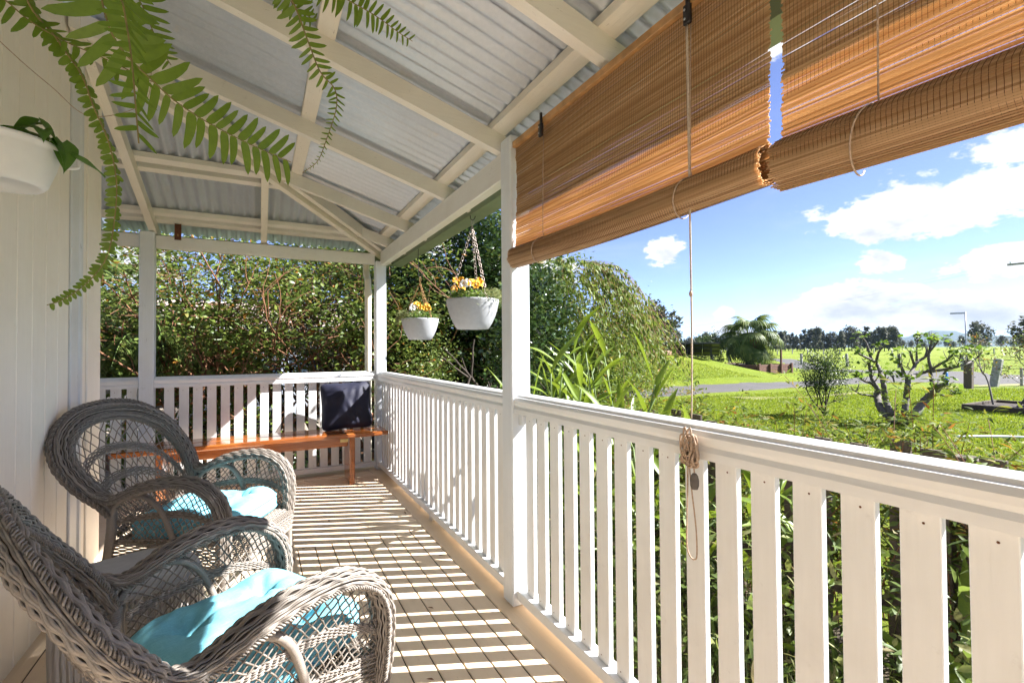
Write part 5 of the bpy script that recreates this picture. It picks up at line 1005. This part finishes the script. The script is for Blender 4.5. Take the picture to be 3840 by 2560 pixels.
C, D_ = [], []
for p_, d_, b in tipsF:
    if p_[2] > .85 or rg7.rand() < .35:
        k = rg7.randint(10, 22); C.append(p_+rg7.normal(size=(k, 3))*np.array((.09, .09, .055))+np.array((0, 0, .03))); D_.append(randdir(k, -.2, .8, rg7))
C = np.vstack(C); D_ = np.vstack(D_); m_ = MB(); leaf_cloud(m_, C, D_, rg7.uniform(.06, .13, len(C)), rg7.uniform(.05, .10, len(C)), 'round', rng=rg7); stuff(m_.build('crown', 'leaf_fig', ft, True))
# ------------------------------------------------------------------ small round tree
rt = thing('round_tree', 'small dense round-crowned tree beside the driveway', 'tree', (12.56, 6.97, float(ground_z(12.56, 6.97)))); rg7 = np.random.RandomState(6); segs, tips = [], []
for k in range(4): grow(rg7, (rg7.normal()*.02, rg7.normal()*.02, 0), (rg7.normal()*.22, rg7.normal()*.22, 1), .75, .022, 3, (2, 4), .5, .62, .2, segs, tips)
wood(segs, 5, .003).build('trunk', 'bark_dark', rt, True); C, D_ = shell_blob(rg7, 3600, (0, 0, 1.12), (.56, .56, .58), 9); C2, D2 = around(rg7, tips, 1400, .08); ok = C2[:, 2] > .45; C = np.vstack([C, C2[ok]]); D_ = np.vstack([D_, D2[ok]]); m_ = MB(); leaf_cloud(m_, C, D_, rg7.uniform(.035, .065, len(C)), rg7.uniform(.018, .03, len(C)), 'oval', rng=rg7); stuff(m_.build('crown', 'leaf_round_shrub', rt, True))
# ------------------------------------------------------------------ boxed sapling
sb = thing('autumn_sapling', 'multi-stemmed sapling with orange tips growing in the timber box', 'tree', (18.3, 5.25, GZ)); rg7 = np.random.RandomState(12); segs, tips = [], []
for k in range(6): grow(rg7, (rg7.normal()*.2, rg7.normal()*.2, 0), (rg7.normal()*.55, rg7.normal()*.55, 1), .95, .03, 3, (2, 3), .55, .66, .12, segs, tips)
wood(segs, 5, .006).build('trunk', 'bark_grey', sb, True); C, D_ = around(rg7, tips, 2600, .12); ok = C[:, 2] > .8; C, D_ = C[ok], D_[ok]; m_ = MB(); leaf_cloud(m_, C, D_, rg7.uniform(.05, .09, len(C)), rg7.uniform(.025, .045, len(C)), 'oval', rng=rg7); stuff(m_.build('crown', 'leaf_autumn', sb, True))
bx = thing('tree_box', 'low dark timber box around the sapling', 'planter', (18.1, 5.2, GZ))
for a, b in (((-1.0, -.65, 0), (1.0, -.57, .15)), ((-1.0, .57, 0), (1.0, .65, .15)), ((-1.1, -.65, 0), (-1.002, .65, .15)), ((1.002, -.65, 0), (1.1, .65, .15))): m_ = MB(); m_.box(a, b, .006); m_.build('sleeper', 'sleeper_dark', bx)
m_ = MB(); m_.box((-.999, -.569, .02), (.999, .569, .08)); m_.build('soil', 'soil', bx)
# ------------------------------------------------------------------ fan palm in its sleeper bed
pl_ = thing('sleeper_planter', 'raised red-brown sleeper garden bed around the fan palm', 'planter', (28.7, 20.05, GZ)); rg7 = np.random.RandomState(8)
def plb(name, a, b, mat='sleeper_red', ch=.01): m_ = MB(); m_.box(a, b, ch); return m_.build(name, mat, pl_)
for k in range(3):
    for i in range(3): plb('sleeper', (.02+1.17*i, .0, .02+.2*k), (1.165+1.17*i, .09, .205+.2*k))
    for i in range(3): plb('sleeper', (.0, .11+1.4*i, .02+.2*k), (.09, 1.49+1.4*i, .205+.2*k))
    plb('sleeper', (3.45, .1, .02+.2*k), (3.54, 4.2, .205+.2*k)); plb('sleeper', (.1, 4.22, .02+.2*k), (3.45, 4.31, .205+.2*k))
for x_ in (-.02, 1.13, 2.30, 3.42): plb('upright', (x_, -.12, 0), (x_+.16, -.005, .69))
for y_ in (1.4, 2.8, 4.1): plb('upright', (-.12, y_, 0), (-.005, y_+.16, .69))
plb('soil', (.095, .1, .1), (3.445, 4.21, .55), 'soil')
bush('planter_shrub', 'dark grassy clump in the sleeper bed right of the palm trunk', (31.2, 21.2, GZ+.5), (.75, .7), .95, 91, 900, (.30, .03), 'leaf_palm', None, 2, 'lance')
bush('planter_shrub', 'low green groundcover spilling in the sleeper bed', (29.9, 20.9, GZ+.5), (1.0, .6), .45, 92, 900, (.10, .04), 'leaf_potted', None, 2)
bush('oleander_bush', 'leafy oleander left of the fan palm', (28.0, 23.2, GZ+.2), (1.15, 1.1), 2.5, 93, 2200, (.26, .05), 'leaf_round_shrub', None, 5, 'lance')
fp = thing('fan_palm', 'fan palm with shaggy drooping leaves in the sleeper bed', 'palm', (30.4, 21.9, GZ+.5)); fp.scale = (1.16, 1.16, 1.14); m_ = MB(); m_.tube(smooth_path([(0, 0, -.4), (.03, 0, .3), (0, .02, 1.0), (.02, 0, 1.7)], 14), np.linspace(.27, .20, 14), 10); m_.build('trunk', 'bark_dark', fp, True)
m_ = MB(); n = 300; a = rg7.uniform(0, 6.28, n); zz = rg7.uniform(.9, 1.75, n); C = np.stack([.2*np.cos(a), .2*np.sin(a), zz], -1); leaf_cloud(m_, C, nrm(np.stack([np.cos(a), np.sin(a), rg7.uniform(-1, .9, n)], -1)), rg7.uniform(.2, .5, n), .05, 'lance', rng=rg7); stuff(m_.build('leaf_bases', 'twig_orange', fp))
def fan_leaf(seed):
    rg8 = np.random.RandomState(seed); m_ = MB(); nb = 26; R = 1.0
    for i in range(nb):
        a = math.radians(-135+270*i/(nb-1)); d = np.array((math.cos(a), math.sin(a), 0)); s_ = np.array((-math.sin(a), math.cos(a), 0)); L = R*(.82+.18*math.cos(a))*rg8.uniform(.92, 1.05); t = np.linspace(0, 1, 7); P = d*(L*t*(1-.18*t**3))[:, None]+np.array((0, 0, 1.))*(-.10*t-.60*t**3.0*(.6+.7*rg8.rand()))[:, None]*L; wd = np.interp(t, [0, .55, .8, 1], [.012, .050, .026, .0])*R
        m_.grid(np.stack([P-s_*wd[:, None]+np.array((0, 0, .012)), P, P+s_*wd[:, None]+np.array((0, 0, .012))], 1))
    return m_.mesh('leaf', 'leaf_palm', True)
FL = [fan_leaf(i) for i in range(3)]
for k in range(34):
    az_ = k*2.399+rg7.normal()*.1; e_ = np.interp(k, [0, 34], [1.3, -.7])+rg7.normal()*.12; L = rg7.uniform(.9, 1.45); d = np.array((math.cos(az_)*math.cos(e_), math.sin(az_)*math.cos(e_), math.sin(e_))); b0 = np.array((0, 0, 1.65)); tip = b0+d*L+np.array((0, 0, -.06)); mt = MB(); mt.tube(smooth_path([b0, b0+d*L*.5+np.array((0, 0, .05)), tip], 8), (.022,)*8, 5)
    pt = mt.build('petiole', 'stem_green', fp, True); o = link('leaf', FL[k % 3], pt, tip); o.rotation_euler = (Matrix.Rotation(az_, 3, 'Z') @ Matrix.Rotation(-(e_-.55), 3, 'Y')).to_euler(); s_ = rg7.uniform(.92, 1.15); o.scale = (s_, s_, s_)
# ------------------------------------------------------------------ solar array seen from behind
sa = thing('solar_array', 'ground-mounted solar panels seen from behind on the mound', 'solar panels', (22.4, 20.3, float(ground_z(22.4, 20.3)))); RX, RF = lateral(22.4, 20.3)
sa.rotation_euler = (0, 0, math.atan2(RX[1], RX[0])); m_ = MB()
for i in range(4):
    x0 = -1.9+.95*i; m_ = MB(); m_.hexa([(x0, -.35, .75), (x0+.93, -.35, .75), (x0+.93, .95, .05), (x0, .95, .05), (x0, -.33, .785), (x0+.93, -.33, .785), (x0+.93, .97, .085), (x0, .97, .085)]); pn = m_.build('panel', 'solar_back', sa)
    for q in np.linspace(.0, 1, 4):
        f_ = MB(); y_ = -.35+1.3*q; z_ = .75-.70*q; f_.box((x0, y_-.02, z_-.045), (x0+.93, y_+.02, z_-.004)); f_.build('frame_bar', 'solar_frame', pn)
    for xx in (x0+.02, x0+.91): f_ = MB(); f_.hexa([(xx-.02, -.37, .70), (xx+.02, -.37, .70), (xx+.02, .93, .0), (xx-.02, .93, .0), (xx-.02, -.37, .745), (xx+.02, -.37, .745), (xx+.02, .93, .045), (xx-.02, .93, .045)]); f_.build('frame_bar', 'solar_frame', pn)
for x_ in (-1.2, .1, 1.4):
    m_ = MB(); m_.box((x_-.04, .0, -.2), (x_+.04, .08, .52)); m_.build('support_post', 'solar_frame', sa)
    m_ = MB(); m_.tube(np.array([(x_, .75, -.1), (x_, -.2, .63)]), .025, 5); m_.build('brace', 'solar_frame', sa)
wb = thing('sandstone_block', 'pale timber retaining edge left of the solar panels', 'wall', (20.0, 20.0, float(ground_z(20., 20.)))); m_ = MB(); m_.box((-1.2, -.1, 0), (.9, .1, .26), .02); m_.build('log', 'terracotta', wb)
# ------------------------------------------------------------------ posts, sign and paddock fence
def gpost(label, x_, y_, h, w_, mat, lean=(0, 0), name='fence_post', group='paddock fence posts'):
    z_ = float(ground_z(x_, y_)); t = thing(name, label, 'post', (x_, y_, z_-.1), group); m_ = MB(); m_.box((-w_/2, -w_/2, 0), (w_/2, w_/2, h+.1), w_*.12); o = m_.build('shaft', mat, t); t.rotation_euler = (lean[0], lean[1], 0); return t
PP = [(60, 52), (55.6, 45.6), (51.2, 39.6), (49.3, 34.0), (47.4, 28.4), (46.9, 24.0), (46.3, 19.8), (45.2, 15.4), (44.6, 11.0), (44.4, 6.0), (44.6, 0.5)]
for x_, y_ in PP: gpost('grey weathered paddock fence post beyond the road', x_, y_, 1.15, .19, 'post_grey', (random.uniform(-.04, .04), random.uniform(-.04, .04)))
for k in range(34):
    b_ = math.radians(38+1.35*k); d_ = 150+12*math.sin(k*1.7); gpost('small post of the far paddock fence line', d_*math.sin(b_), d_*math.cos(b_), 1.2, .22, 'post_grey', (0, 0), 'fence_post', 'far fence line posts')
fwire = thing('fence_wires', 'thin wires strung between the paddock fence posts', 'wire', (*PP[4], GZ))
for h in (.4, .75, 1.05): m_ = MB(); m_.tube(loc(fwire, [(x_-.1, y_, float(ground_z(x_, y_))+h) for x_, y_ in PP]), .004, 4, False); m_.build('wire', 'wire', fwire)
gpost('short dark upright post by the drain', 25.69, 8.6, 1.17, .26, 'picket_wood', (.02, .0), 'bollard_post', 'roadside posts')
gpost('grey lichen-covered post leaning beside the driveway', 27.73, 8.47, 1.2, .27, 'post_grey', (.10, .16), 'bollard_post', 'roadside posts')
gpost('thin grey stake behind the sapling', 29.16, 8.0, .8, .09, 'post_grey', (0, 0), 'bollard_post', 'roadside posts')
gpost('short blue plastic marker post behind the fig tree', 26.84, 9.75, .68, .15, 'blue_plastic', (0, 0), 'marker_post', None)
gpost('slim brown stake at the edge of the sleeper bed', 32.0, 20.6, 1.6, .11, 'sleeper_red', (0, 0), 'garden_stake', None)
RX, RF = lateral(40.4, 13.6); sp_ = thing('street_sign', 'tall grey street sign pole with one blade sign at the top', 'sign', (40.4, 13.6, GZ), None, math.atan2(RX[1], RX[0])); m_ = MB(); m_.tube(np.array([(0, 0, -.3), (0, 0, 1.5), (0, 0, 3.95)]), .034, 8); m_.build('pole', 'sign_metal', sp_, True); m_ = MB(); m_.box((-.72, -.01, 3.83), (-.04, .01, 3.94), .005); m_.build('blade', 'sign_metal', sp_)
RX, RF = lateral(58.2, 16.6); pw = thing('power_pole', 'timber power pole with crossarm beyond the driveway', 'power pole', (58.4, 15.4, GZ), None, math.atan2(RX[1], RX[0])); m_ = MB(); m_.tube(np.array([(0, 0, -.5), (0, 0, 4), (0, 0, 10.2)]), (.17, .15, .12), 10); m_.build('pole', 'post_grey', pw, True); m_ = MB(); m_.box((-1.3, -.18, 8.75), (1.3, -.13, 8.92), .01); m_.build('crossarm', 'post_grey', pw)
for x_ in (-1.1, .4, 1.1):
    m_ = MB(); m_.lathe([(.001, .0), (.04, .0), (.05, .06), (.03, .12), (.045, .16), (.001, .18)], (x_, -.155, 8.921), 10); m_.build('insulator', 'pot_white', pw, True)
    m_ = MB(); tt = np.linspace(0, 1, 40); m_.tube(np.stack([x_-230*tt*.62, -.155+165*tt, 9.1+3*tt-9*tt*(1-tt)], -1), .006, 3, False); m_.build('power_line', 'wire', pw)
hz_ = thing('garden_hose', 'white hose lying on the lawn behind the picket fence', 'hose', (12.0, 3.5, GZ)); m_ = MB(); m_.tube(smooth_path([(-.6, .5, .06), (0, .15, .06), (.4, -.2, .06), (1.0, -1.0, .06)], 30), .022, 6); m_.build('tube', 'hose_white', hz_, True)
# ------------------------------------------------------------------ far trees
def far_tree(seed, h, w_, kind):
    rg8 = np.random.RandomState(seed); m_ = MB(); K = 34; c = []
    for i in range(K):
        f = rg8.uniform(.12, 1.) if kind == 'cone' else rg8.uniform(.38, 1.); rr_ = w_*((1-f)**.55*.9+.12 if kind == 'cone' else math.sqrt(max(0, 1-((f-.66)/.36)**2))*rg8.uniform(.5, 1.1)); a = rg8.uniform(0, 6.28); q = math.sqrt(rg8.rand()); c.append((rr_*q*math.cos(a), rr_*q*math.sin(a), f*h))
    c = np.array(c); n = 1500; i = rg8.randint(K, size=n); C = c[i]+rg8.normal(size=(n, 3))*np.array((.5, .5, .75))*w_*.22; leaf_cloud(m_, C, randdir(n, -.8, .8, rg8), rg8.uniform(.5, 1.0, n)*h/10, rg8.uniform(.3, .55, n)*h/10, 'oval', rng=rg8)
    t = MB(); t.tube(np.array([(0, 0, -.3), (.05, 0, h*.35), (0, 0, h*.85)]), (.022*h, .016*h, .005*h), 6)
    for k in range(5):
        a = rg8.uniform(0, 6.28); z_ = h*rg8.uniform(.25, .6); t.tube(np.array([(0, 0, z_), (math.cos(a)*w_*.4, math.sin(a)*w_*.4, z_+h*.15), (math.cos(a)*w_*.7, math.sin(a)*w_*.7, z_+h*.3)]), (.009*h, .006*h, .003*h), 4, False)
    return m_.mesh('crown', 'leaf_far', True), t.mesh('trunk', 'bark_dark', True)
FT = [far_tree(1, 12, 2.6, 'cone'), far_tree(2, 13, 2.9, 'cone'), far_tree(3, 11, 2.4, 'cone'), far_tree(4, 12, 4.6, 'dome'), far_tree(5, 10, 4.2, 'dome')]
rg8 = np.random.RandomState(77)
def put_tree(k, b_, d_, s_, label, group, cat='tree', name='paddock_tree'):
    x_, y_ = d_*math.sin(math.radians(b_)), d_*math.cos(math.radians(b_)); t = thing(name, label, cat, (x_, y_, float(ground_z(x_, y_))), group, rg8.uniform(0, 6.28)); t.scale = (s_*rg8.uniform(.9, 1.2), s_*rg8.uniform(.9, 1.2), s_); link('crown', FT[k][0], t); link('trunk', FT[k][1], t)
b_ = 33.0
while b_ < 67.0:
    dome = (48 < b_ < 51.5) or (61.5 < b_ < 63.5) or b_ < 44; k = 3+rg8.randint(2) if dome and rg8.rand() < .7 else rg8.randint(3); put_tree(k, b_, rg8.uniform(235, 285), rg8.uniform(.52, .72) if b_ < 55 else rg8.uniform(.62, .84), 'dark she-oak in the tree belt across the paddock', 'tree belt across the paddock'); b_ += rg8.uniform(.22, .38)
while b_ < 92:
    put_tree(rg8.choice([3, 4, 4, 0]), b_, rg8.uniform(300, 380), rg8.uniform(.4, .72), 'scattered gum tree on the far paddock edge below the hills', 'scattered gums below the hills'); b_ += rg8.uniform(.35, .95)
for b_, d_, s_ in ((44.9, 74, .66), (46.2, 92, .5), (43.0, 80, .6)): put_tree(3, b_, d_, s_, 'grey-green gum tree behind the solar panels', 'gums behind the solar panels')
put_tree(4, 75.2, 90, .5, 'gum tree standing nearer on the paddock by the power pole', None); put_tree(3, 72.2, 210, .72, 'broad dark tree right of the street sign', None)
# ------------------------------------------------------------------ yard beyond the hedge: shed, car, bicycle, palms and pots
sh = thing('garden_shed', 'grey open-fronted shed with pale pink roof behind the shrubs', 'shed', (-1.0, 17.5, GZ))
def shb(name, a, b, mat, ch=0.0, par=None): m_ = MB(); m_.box(a, b, ch); return m_.build(name, mat, par or sh)
shb('back_wall', (-5.5, 4.9, 0), (4.5, 5.0, 2.6), 'shed_wall'); shb('side_wall', (-5.5, .2, 0), (-5.4, 4.89, 2.6), 'shed_wall'); shb('side_wall', (4.4, .2, 0), (4.5, 4.89, 2.6), 'shed_wall'); shb('front_wall', (-5.39, .2, 0), (-2.2, .3, 2.55), 'shed_wall'); shb('front_wall', (1.6, .2, 0), (4.39, .3, 2.55), 'shed_wall'); shb('door', (-4.2, .12, 0), (-3.2, .19, 2.1), 'shed_dark'); wn_ = shb('window', (2.4, .12, 1.0), (3.6, .19, 1.9), 'pot_white'); shb('pane', (2.48, .10, 1.08), (3.52, .118, 1.82), 'car_glass', 0, wn_)
for x_ in (-2.1, -.3, 1.5): shb('post', (x_-.06, .1, 0), (x_+.06, .19, 2.55), 'shed_wall')
m_ = MB(); m_.hexa([(-6, -.6, 2.45), (5, -.6, 2.45), (5, 2.6, 3.45), (-6, 2.6, 3.45), (-6, -.6, 2.53), (5, -.6, 2.53), (5, 2.6, 3.53), (-6, 2.6, 3.53)]); m_.hexa([(-6, 2.61, 3.45), (5, 2.61, 3.45), (5, 5.6, 2.5), (-6, 5.6, 2.5), (-6, 2.61, 3.53), (5, 2.61, 3.53), (5, 5.6, 2.58), (-6, 5.6, 2.58)]); m_.build('roof', 'shed_roof', sh); shb('fascia', (-6, -.68, 2.36), (5, -.61, 2.54), 'pot_white')
car = thing('parked_car', 'pale blue-grey wagon parked on the gravel behind the shrubs', 'car', (.15, 12.6, GZ), None, math.radians(78))
prof = [(-2.15, .35), (-2.2, .62), (-2.12, .95), (-1.95, 1.02), (-1.72, 1.60), (-1.5, 1.68), (.1, 1.70), (.35, 1.62), (1.0, 1.06), (1.95, .92), (2.15, .72), (2.15, .38)]
m_ = MB(); ring = lambda w_, ins: [(x_, w_*(1-.0 if z_ < 1.05 else (1-.16*(z_-1.0)/.7)), z_) for x_, z_ in prof]
Lr = [ring(s_, 0) for s_ in (-.86, -.84, .84, .86)]; rows = []
for s_ in (-.87, -.80, 0, .80, .87): rows.append([(x_*(1 if abs(s_) < .86 else .985), s_*(1 if z_ < 1.05 else 1-.2*(z_-1.0)/.7), z_*(1 if abs(s_) < .86 else .985)+(0 if abs(s_) > .5 else .02*(z_ > 1)), ) for x_, z_ in prof])
m_.grid(np.array(rows)); k = len(prof); m_.add(rows[0], [tuple(range(k))]); m_.add(rows[-1], [tuple(range(k))[::-1]]); body = m_.build('body', 'car_paint', car, True)
for sg in (-1, 1):
    for a, b in (((-1.62, 1.08), (-.75, 1.58)), ((-.68, 1.08), (.05, 1.58)), ((.12, 1.08), (.72, 1.52))):
        y0, y1 = sg*.872*(1-.2*.08/.7), sg*.872*(1-.2*.55/.7); dx = .28 if b[0] > .5 else 0; m_ = MB(); m_.hexa([(a[0], y0, a[1]), (b[0]+dx*.2, y0, a[1]), (b[0]-dx, y1, b[1]), (a[0]+.05, y1, b[1]), (a[0], y0+sg*.006, a[1]), (b[0]+dx*.2, y0+sg*.006, a[1]), (b[0]-dx, y1+sg*.006, b[1]), (a[0]+.05, y1+sg*.006, b[1])]); m_.build('side_window', 'car_glass', car)
m_ = MB(); m_.hexa([(-1.98, -.66, 1.08), (-1.98, .66, 1.08), (-1.79, .6, 1.55), (-1.79, -.6, 1.55), (-1.95, -.66, 1.08), (-1.95, .66, 1.08), (-1.76, .6, 1.55), (-1.76, -.6, 1.55)]); m_.build('rear_window', 'car_glass', car)
for sg in (-1, 1): m_ = MB(); m_.box((-2.235, sg*.62, .72), (-2.12, sg*.84, .98), .02); m_.build('tail_light', 'plastic_red', car)
m_ = MB(); m_.box((-2.26, -.84, .36), (-2.16, .84, .60), .03); m_.build('bumper', 'shed_dark', car)
for x_ in (-1.35, 1.35):
    for sg in (-1, 1):
        m_ = MB(); a = np.linspace(0, 2*np.pi, 29); P = np.stack([x_+.24*np.cos(a), np.full(29, sg*.80), .33+.24*np.sin(a)], -1); m_.tube(P, .095, 8, False); wl_ = m_.build('wheel', 'tyre', car, True); m_ = MB(); m_.lathe([(.001, .04), (.10, .05), (.19, .02), (.2, -.02)], (0, 0, 0), 20); o = m_.build('rim', 'sign_metal', wl_, True, (x_, sg*.84, .33)); o.rotation_euler = (-sg*math.pi/2, 0, 0)
bk_ = thing('bicycle', 'bicycle leaning by the shed behind the white post', 'bicycle', (-2.55, 11.9, GZ), None, .15)
for x_ in (-.52, .52):
    m_ = MB(); a = np.linspace(0, 2*np.pi, 33); m_.tube(np.stack([x_+.31*np.cos(a), 0*a, .335+.31*np.sin(a)], -1), .022, 6, False); wl_ = m_.build('wheel', 'tyre', bk_, True); m_ = MB()
    for q in range(14): a = q*math.pi/7; m_.tube(np.array([(x_, 0, .335), (x_+.3*math.cos(a), 0, .335+.3*math.sin(a))]), .003, 3, False)
    m_.build('spokes', 'sign_metal', wl_)
m_ = MB()
for a, b in (((-.52, .335), (-.08, .30)), ((-.52, .335), (-.17, .78)), ((-.08, .30), (-.19, .86)), ((-.08, .30), (.36, .72)), ((-.17, .78), (.34, .80)), ((.52, .335), (.33, .92))): m_.tube(np.array([(a[0], 0, a[1]), (b[0], 0, b[1])]), .017, 6)
m_.build('frame', 'pot_white', bk_, True); m_ = MB(); m_.tube(np.array([(.36, -.28, .98), (.33, -.05, .93), (.33, .05, .93), (.36, .28, .98)]), .014, 6); m_.build('handlebar', 'sign_metal', bk_, True); m_ = MB(); m_.box((-.32, -.07, .86), (-.06, .07, .91), .02); m_.build('saddle', 'tyre', bk_)
# arching palm with feather fronds
def feather(L, seed):
    rg9 = np.random.RandomState(seed); t = np.linspace(0, 1, 24); P = np.stack([L*t*(1-.15*t*t), 0*t, L*(.42*t-.62*t**2.2)], -1); m_ = MB(); m_.tube(P, np.linspace(.014, .004, 24), 5); T_ = nrm(np.gradient(P, axis=0)); n = 64; f = np.linspace(.14, 1, n); C, D_, Ls = [], [], []
    for k, q in enumerate(f):
        p_ = np.array([np.interp(q, t, P[:, j]) for j in range(3)]); tt = np.array([np.interp(q, t, T_[:, j]) for j in range(3)])
        for sg in (-1, 1): C.append(p_); D_.append(tt*.55+np.array((0, sg*.75, -.25-.25*rg9.rand()))); Ls.append(L*.30*math.sin(math.pi*(.14+.80*q))**.6*rg9.uniform(.85, 1.1))
    m2 = MB(); leaf_cloud(m2, C, D_, Ls, .030, 'lance', .12, .55, np.tile(np.array((0, 0, 1.)), (len(C), 1)), rg9); return m_.mesh('frond', 'stem_green', True), m2.mesh('leaflets', 'leaf_palm', True)
FE = [feather(1.9, 1), feather(1.6, 2), feather(2.1, 3)]
def cane_palm(label, x_, y_, seed, h, n):
    rg9 = np.random.RandomState(seed); t = thing('cane_palm', label, 'palm', (x_, y_, GZ), 'feather palms in the yard')
    for c in range(4):
        b0 = rg9.normal(size=2)*.15; tp = np.array((b0[0]*2.5, b0[1]*2.5, h*rg9.uniform(.6, 1.1))); m_ = MB(); m_.tube(smooth_path([(b0[0], b0[1], 0), (tp[0]*.7, tp[1]*.7, tp[2]*.5), tp], 10), np.linspace(.045, .03, 10), 7); m_.build('cane', 'stem_green', t, True)
        for k in range(n):
            a = rg9.uniform(0, 6.28); fr, lf = FE[rg9.randint(3)]; o = link('frond', fr, t, tp); o.rotation_euler = (Matrix.Rotation(a, 3, 'Z') @ Matrix.Rotation(-rg9.uniform(-.1, .9), 3, 'Y')).to_euler(); stuff(link('leaflets', lf, o))
cane_palm('arching feather palm past the end of the house wall', -1.85, 7.7, 3, 1.6, 8); cane_palm('feather palm standing further back by the shed', -3.6, 11.0, 4, 2.2, 7)
def yard_pot(label, x_, y_, r, seed, mat):
    t = thing('terracotta_pot', label, 'pot', (x_, y_, GZ+.013), 'pots on the gravel'); m_ = MB(); m_.lathe(np.array([(.001, 0), (.62, 0), (.7, .1), (.92, .9), (1.05, .95), (1.05, 1.15), (.95, 1.15), (.9, 1.0), (.001, .98)])*r, (0, 0, 0), 24); m_.build('pot', mat, t, True)
    rg9 = np.random.RandomState(seed); p_ = thing('potted_plant', 'strappy plant growing in the '+label, 'plant', (x_, y_, GZ+r), 'plants in the yard pots'); m_ = MB(); n = 46; a = rg9.uniform(0, 6.28, n); leaf_cloud(m_, np.stack([np.cos(a)*.05, np.sin(a)*.05, 0*a], -1), np.stack([np.cos(a), np.sin(a), rg9.uniform(.4, 2, n)], -1), rg9.uniform(.35, .7, n), .06, 'lance', droop=.5, rng=rg9); m_.build('leaves', 'leaf_potted', p_, True)
yard_pot('cream terracotta pot on the gravel', -1.98, 9.0, .26, 1, 'terracotta'); yard_pot('dark terracotta pot beside the cream one', -1.62, 9.4, .2, 2, 'plastic_red')
bush('lime_shrub', 'bright lime green shrub at the end of the house wall', (-1.95, 7.0, GZ), (.45, .45), 1.15, 95, 2600, (.05, .02), 'leaf_nandina', None, 5)
bush('yard_tree', 'tall leafy tree rising behind the shed', (-5.5, 25, GZ), (4.5, 3), 6.5, 96, 6000, (.3, .14), 'leaf_hedge', None, 4)
bush('yard_tree', 'dense tree behind the dark leafy shrubs', (3.0, 14.0, GZ), (3.0, 2.2), 5.4, 97, 9000, (.14, .06), 'leaf_hedge', None, 5)
bush('yard_tree', 'dark evergreen tree closing the view behind the camellias', (5.8, 12.5, GZ), (2.6, 2.0), 4.6, 98, 8000, (.13, .055), 'leaf_camellia', None, 5)
# ------------------------------------------------------------------ air
m, t, b = newmat('air'); t.nodes.remove(b); pv = t.nodes.new('ShaderNodeVolumePrincipled'); pv.inputs['Color'].default_value = (.26, .37, .55, 1); pv.inputs['Density'].default_value = .00011; pv.inputs['Anisotropy'].default_value = .1
t.links.new(pv.outputs[0], t.nodes['Material Output'].inputs['Volume'])
m_ = MB(); m_.box((-900, -2600, -9), (7000, 7000, 132)); stuff(m_.build('haze', 'air'))
